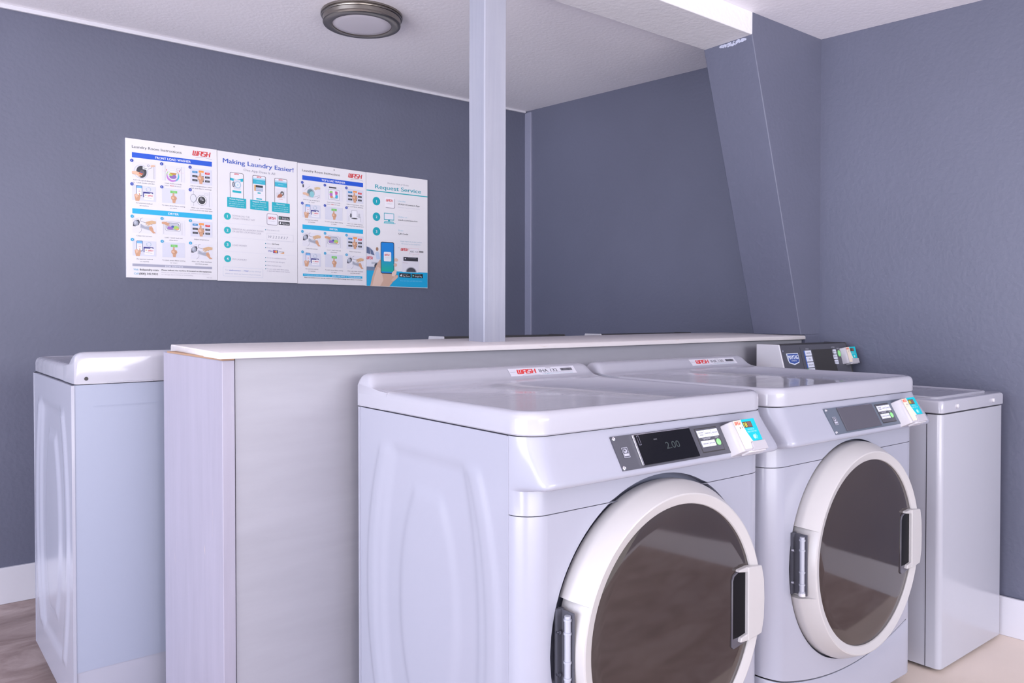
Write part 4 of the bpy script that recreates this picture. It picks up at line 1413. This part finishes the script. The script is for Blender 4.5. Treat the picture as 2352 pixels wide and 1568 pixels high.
def card_reader(parent, u0, org, wd, nd, H, read, k=1.0):
    """grey payment box with a printed face; u0 = its left edge on the panel"""
    ux = u0[0]
    f = lambda u, w, h: tuple(org + Vector((ux + u * k, 0, 0)) + wd * (w * k) + nd * (h * k))
    mb = MB()
    w0, w1 = .010, .083
    prof = [(-.004, -.004), (.001, .018), (.0035, .0245), (.007, .0280), (.012, .0290), (.091, .0290), (.096, .026), (.097, -.004)]
    mb.loops([[f(u + .0015, w0 - .001, h * .97) for u, h in prof], [f(u, w0 + .001, h) for u, h in prof], [f(u, w1 - .002, h) for u, h in prof], [f(u + .001, w1, h * .97) for u, h in prof]], 'grey_plastic', True, True, True)
    rd = mb.build('card_reader', parent, bevel=.0012, seg=2)
    # lower card shelf
    mb = MB()
    pts = [(.044, .066), (.048, .063), (.0965, .063), (.0965, .0845), (.040, .0845), (.039, .081), (.044, .077)]
    v = [f(u, w, .022) for u, w in pts] + [f(u, w, .0315) for u, w in pts]
    n = len(pts)
    mb.add(v, [tuple(range(n))[::-1], tuple(range(n, 2 * n))] + [(i, (i + 1) % n, n + (i + 1) % n, n + i) for i in range(n)], 'grey_plastic')
    mb.build('card_shelf', rd, bevel=.001, seg=2)
    mb = MB()
    pts = [(.026, .0825), (.090, .0825), (.090, .0870), (.026, .0870)]
    v = [f(u, w, .004) for u, w in pts] + [f(u, w, .0270) for u, w in pts]
    mb.add(v, [(3, 2, 1, 0), (4, 5, 6, 7), (0, 1, 5, 4), (1, 2, 6, 5), (2, 3, 7, 6), (3, 0, 4, 7)], 'plastic')
    mb.build('card_slot', rd, bevel=.0006, seg=1)
    # printed face
    mb = MB()
    o0 = Vector(f(0, 0, .0292))
    a = Art(mb, o0 + wd * (.0145 * k), (1, 0, 0), wd, nd, .0002)
    a.u = a.u * .86
    a.w = a.w * .86
    s = k
    R = lambda u0_, w0_, u1_, w1_, c, l: a.rect(u0_ * s, w0_ * s, u1_ * s, w1_ * s, c, l)
    a.poly([(x * s, y * s) for x, y in ((.012, -.006), (.055, -.006), (.062, .056), (.050, .056), (.046, .074), (.016, .074))], (.80, .70, .58), 1)
    curve = [(.045, -.007), (.0465, .012), (.050, .028), (.055, .042), (.061, .0555)]
    a.poly([(x * s, y * s) for x, y in curve + [(.105, .0555), (.105, -.007)]], (.0, .47, .55), 2)
    a.line([(x * s, y * s) for x, y in curve], .0012 * s, (.7, .85, .85), 3)
    a.wash(.016 * s, .006 * s, .026 * s, .008 * s, col=(.80, .12, .08), layer=3, swoosh=False)
    R(.030, .013, .033, .018, (.08, .06, .05), 3); R(.040, .012, .042, .017, (.08, .06, .05), 3)
    a.line([(.019 * s, .022 * s), (.036 * s, .021 * s)], .001 * s, (.62, .50, .45), 3)
    R(.049, .000, .087, .017, (.10, .055, .04), 3)
    R(.068, .002, .085, .015, (.19, .10, .08), 4)
    if read: a.text(read, .058 * s, .0145 * s, .0125 * s, (.75, .72, .05), 5, width=.014 * s, align='c', bold=.01)
    for i, t_ in enumerate(('TAP PHONE OR', 'INSERT CARD HERE')):
        a.text(t_, (.073 + .002 * i) * s, (.0245 + .0065 * i) * s, .0042 * s, (.36, .75, .72), 3, width=(.030 + .010 * i) * s, align='c', bold=.01)
    a.ell(.077 * s, .044 * s, .0065 * s, .0062 * s, (.38, .76, .68), 3)
    a.line([(.083 * s, .037 * s), (.088 * s, .043 * s), (.086 * s, .050 * s)], .0016 * s, (.38, .76, .68), 3)
    mb.build('reader_label', rd, angle=0)
    return rd


# ------------------------------------------------------------------ top-load washer
def build_top_load(label, loc, rotz, W2, D2, ztop, zcon, fixtures=True, group=None):
    t = thing('top_load_washer', label, 'washing machine', loc, rotz, group)
    zl = ztop - .040
    mb = MB()
    r = .018
    base = rounded_rect(0, W2, 0, D2, r, 5)
    mb.loops([[(x, y, z) for x, y in base] for z in (.012, zl - .006)], 'enamel_light', True, True, True)
    mb.box(-.0008, .0, .045, .047, .012, zl - .006, 'gap')
    mb.box(0.01, W2 - .01, .01, D2 - .01, zl - .008, zl + .002, 'gap')
    mb.build('cabinet', t, angle=30)
    mb = MB()
    L = []
    for z, ins in ((zl - .003, .002), (zl, -.003), (zl + .032, -.003), (zl + .038, 0), (zl + .040, .004)):
        L.append([(x, y, z) for x, y in rounded_rect(ins, W2 - ins, ins, D2 - ins, .016, 5)])
    mb.loops(L, 'lid_enamel', True, True, True)
    tp = mb.build('top_panel', t, angle=35)
    for x in (.10, W2 - .10):
        mb = MB(); mb.lathe([(.007, .001), (.007, -.005), (.005, -.0065), (.0001, -.007)], (x, -.003, zl + .018), 'y', 20, 'plastic')
        mb.build('bumper', tp, angle=30)
    # lid set into the top
    mb = MB()
    L = []
    for z, ins in ((ztop - .002, .0), (ztop + .004, .0), (ztop + .0065, .003), (ztop + .0065, .008), (ztop + .004, .011), (ztop + .0025, .03)):
        L.append([(x, y, z) for x, y in rounded_rect(.045 + ins, W2 - .045 - ins, .035 + ins, D2 - .19 - ins, .025, 5)])
    mb.loops(L, 'lid_enamel', True, True, True)
    mb.build('lid', t, angle=35)
    # console
    yt, yb, yback = D2 - .095, D2 - .138, D2 + .0
    mb = MB()
    zc = ztop + .001
    mb.prism([(yb, zc), (yt, zcon), (yback, zcon), (yback, zc)], 'x', .006, W2 - .006, 'black_matte')
    con = mb.build('console', t, bevel=.004)
    for x in (0, W2 - .006):
        mb = MB(); mb.prism([(yb - .003, zc), (yt - .003, zcon + .002), (yback, zcon + .002), (yback, zc)], 'x', x - .001, x + .0065, 'plastic' if (x == 0) != (rotz > 1) else 'black_matte')
        mb.build('end_cap', con, bevel=.0025)
    if not fixtures: return t
    top = Vector((0, yt, zcon)); bot = Vector((0, yb, zc))
    wd = (bot - top).normalized(); nd = Vector((0, wd.z, -wd.y)).normalized()
    if nd.y > 0: nd = -nd
    H = (bot - top).length
    org = top + nd * .0005
    f = lambda u, w, h: tuple(org + Vector((u, 0, 0)) + wd * w + nd * h)
    def slab(mb, u0, w0, u1, w1, lo, hi, m):
        pts = [(u0, w0), (u1, w0), (u1, w1), (u0, w1)]
        mb.add([f(u, w, lo) for u, w in pts] + [f(u, w, hi) for u, w in pts], [(0, 3, 2, 1), (4, 5, 6, 7), (0, 1, 5, 4), (1, 2, 6, 5), (2, 3, 7, 6), (3, 0, 4, 7)], m)
    mb = MB()
    slab(mb, .008, .002, W2 - .008, H - .002, -.001, .0015, 'charcoal')
    slab(mb, .135, .012, .440, H - .016, .001, .004, 'charcoal')
    a2 = Art(mb, org + nd * .004, (1, 0, 0), wd, nd, .0003)
    a2.text('CYCLE', .181, .022, .0045, (.6, .6, .66), 1, width=.020, align='c')
    a2.text('OPTIONS', .370, .020, .0045, (.6, .6, .66), 1, width=.024, align='c')
    a2.text('START', .404, .026, .0045, (.6, .6, .66), 1, width=.017, align='c')
    a2.rect(.153, .027, .160, .097, (.04, .10, .35), 1)
    a2.rect(.153, .097, .160, .118, (.10, .38, .10), 1)
    plate = mb.build('control_panel', t, bevel=.0015, seg=2)
    mb = MB(); slab(mb, .212, .024, .365, H - .040, .003, .0060, 'black_matte'); mb.build('display', plate, bevel=.001)
    for i, s in enumerate(('WHITES', 'MIX', 'BRIGHTS', 'PERM PRESS')):
        mb = MB(); slab(mb, .160, .027 + i * .0235, .202, .0475 + i * .0235, .0035, .006, 'button')
        a = Art(mb, org + nd * .006, (1, 0, 0), wd, nd, .0003)
        a.text(s, .181, .0395 + i * .0235, .0045, INK, 1, width=.0045 * min(len(s), 7), align='c')
        mb.build('button', plate, bevel=.0008)
    for i, s in enumerate(('WARM', 'EXTRA', 'RINSE')):
        mb = MB(); slab(mb, .355, .027 + i * .0215, .385, .045 + i * .0215, .0035, .006, 'button')
        a = Art(mb, org + nd * .006, (1, 0, 0), wd, nd, .0003)
        a.text(s, .370, .038 + i * .0215, .004, INK, 1, width=.020, align='c')
        mb.build('button', plate, bevel=.0008)
    mb = MB()
    c0 = Vector(f(.405, .045, .004))
    mb.loops([[tuple(c0 + Vector((1, 0, 0)) * r * .8 * math.cos(2 * PI * i / 24) + wd * r * 1.35 * math.sin(2 * PI * i / 24) + nd * h) for i in range(24)] for r, h in ((.010, -.001), (.010, .003), (.009, .004), (.0001, .0042))], 'green')
    mb.build('start_button', plate, angle=40)
    mb = MB()
    sh = [(.036, .034), (.112, .034), (.114, .058), (.109, .072), (.075, .080), (.043, .072), (.038, .058)]
    v = [f(u, w, .001) for u, w in sh] + [f(u, w, .0035) for u, w in sh]; n = len(sh)
    mb.add(v, [tuple(range(n))[::-1], tuple(range(n, 2 * n))] + [(i, (i + 1) % n, n + (i + 1) % n, n + i) for i in range(n)], 'print', (.72, .76, .86))
    a = Art(mb, org + nd * .0035, (1, 0, 0), wd, nd, .0002)
    a.poly([(.039, .037), (.109, .037), (.111, .058), (.107, .069), (.075, .076), (.045, .069), (.041, .058)], (.035, .08, .30), 1)
    a.text('MAYTAG', .075, .0575, .0165, (.80, .84, .92), 2, width=.064, align='c', bold=.02)
    a.text('COMMERCIAL', .075, .066, .0045, (.7, .75, .85), 2, width=.038, align='c')
    mb.build('emblem', plate, angle=0)
    for u, w in ((.018, .024), (W2 - .016, H - .030)):
        mb = MB(); c1 = Vector(f(u, w, .001))
        mb.loops([[tuple(c1 + Vector((1, 0, 0)) * r * math.cos(2 * PI * i / 18) + wd * r * math.sin(2 * PI * i / 18) + nd * h) for i in range(18)] for r, h in ((.0046, 0), (.0044, .0022), (.0001, .003))], 'chrome')
        mb.build('screw', plate, angle=40)
    card_reader(t, (W2 - .066, 0, 0), org + wd * .016, wd, nd, H, '', .90)
    for x in (.05, W2 - .05):
        for y in (.05, D2 - .05):
            mb = MB(); mb.tube((x, y, 0), (x, y, .0125), .02, 'rubber', 16); mb.build('leg', t, angle=40)
    return t


# ------------------------------------------------------------------ the machines
build_front_load('white front-load washer with sticker IHA 132 and a brown-tinted door, nearest machine', (.925, 1.150, 0), sticker='IHA 132', door_z=.487, door_k=1.012, gap=.3195)
build_front_load('white front-load washer with sticker IHA 130, between the IHA 132 machine and the corner washer', (1.718, 1.147, 0), sticker='IHA 130', slate=True, read='88', door_z=.501, door_k=.985, gap=.3045)
build_front_load('white front-load washer seen from behind, past the end of the half wall', (.334 + W * math.cos(math.radians(1.2)), 2.335 + D, 0), rotz=PI + math.radians(1.2), lift=.050)
build_top_load('white top-load washer with black console in the corner beside the right wall', (2.622, 1.130, 0), 0, .485, .690, .880, 1.041)
tl = build_top_load('top-load washer behind the half wall beside the post, only its black console showing', (1.54 + .59, 2.383 + .69, 0), PI, .59, .69, .915, 1.076, fixtures=False)
t2 = build_top_load('top-load washer behind the half wall near the pier, only its console showing', (2.33 + .59, 2.383 + .69, 0), PI, .59, .69, .915, 1.0745, fixtures=False)

# ------------------------------------------------------------------ the four boards on the back wall
instruction_board('instruction_poster', 'white instruction poster headed FRONT LOAD WASHER on the back wall', .770, 1.1565, 1.923, 1.921, 1.320, 1.319, draw_instructions(False))
instruction_board('instruction_poster', 'white poster reading Making Laundry Easier! with three phones', 1.1585, 1.5445, 1.919, 1.911, 1.3165, 1.315, draw_app)
instruction_board('instruction_poster', 'white instruction poster headed TOP LOAD WASHER on the back wall', 1.5465, 1.919, 1.909, 1.904, 1.3135, 1.312, draw_instructions(True))
instruction_board('instruction_poster', 'white and blue Request Service poster with a hand holding a phone', 1.921, 2.296, 1.9045, 1.903, 1.310, 1.306, draw_service)
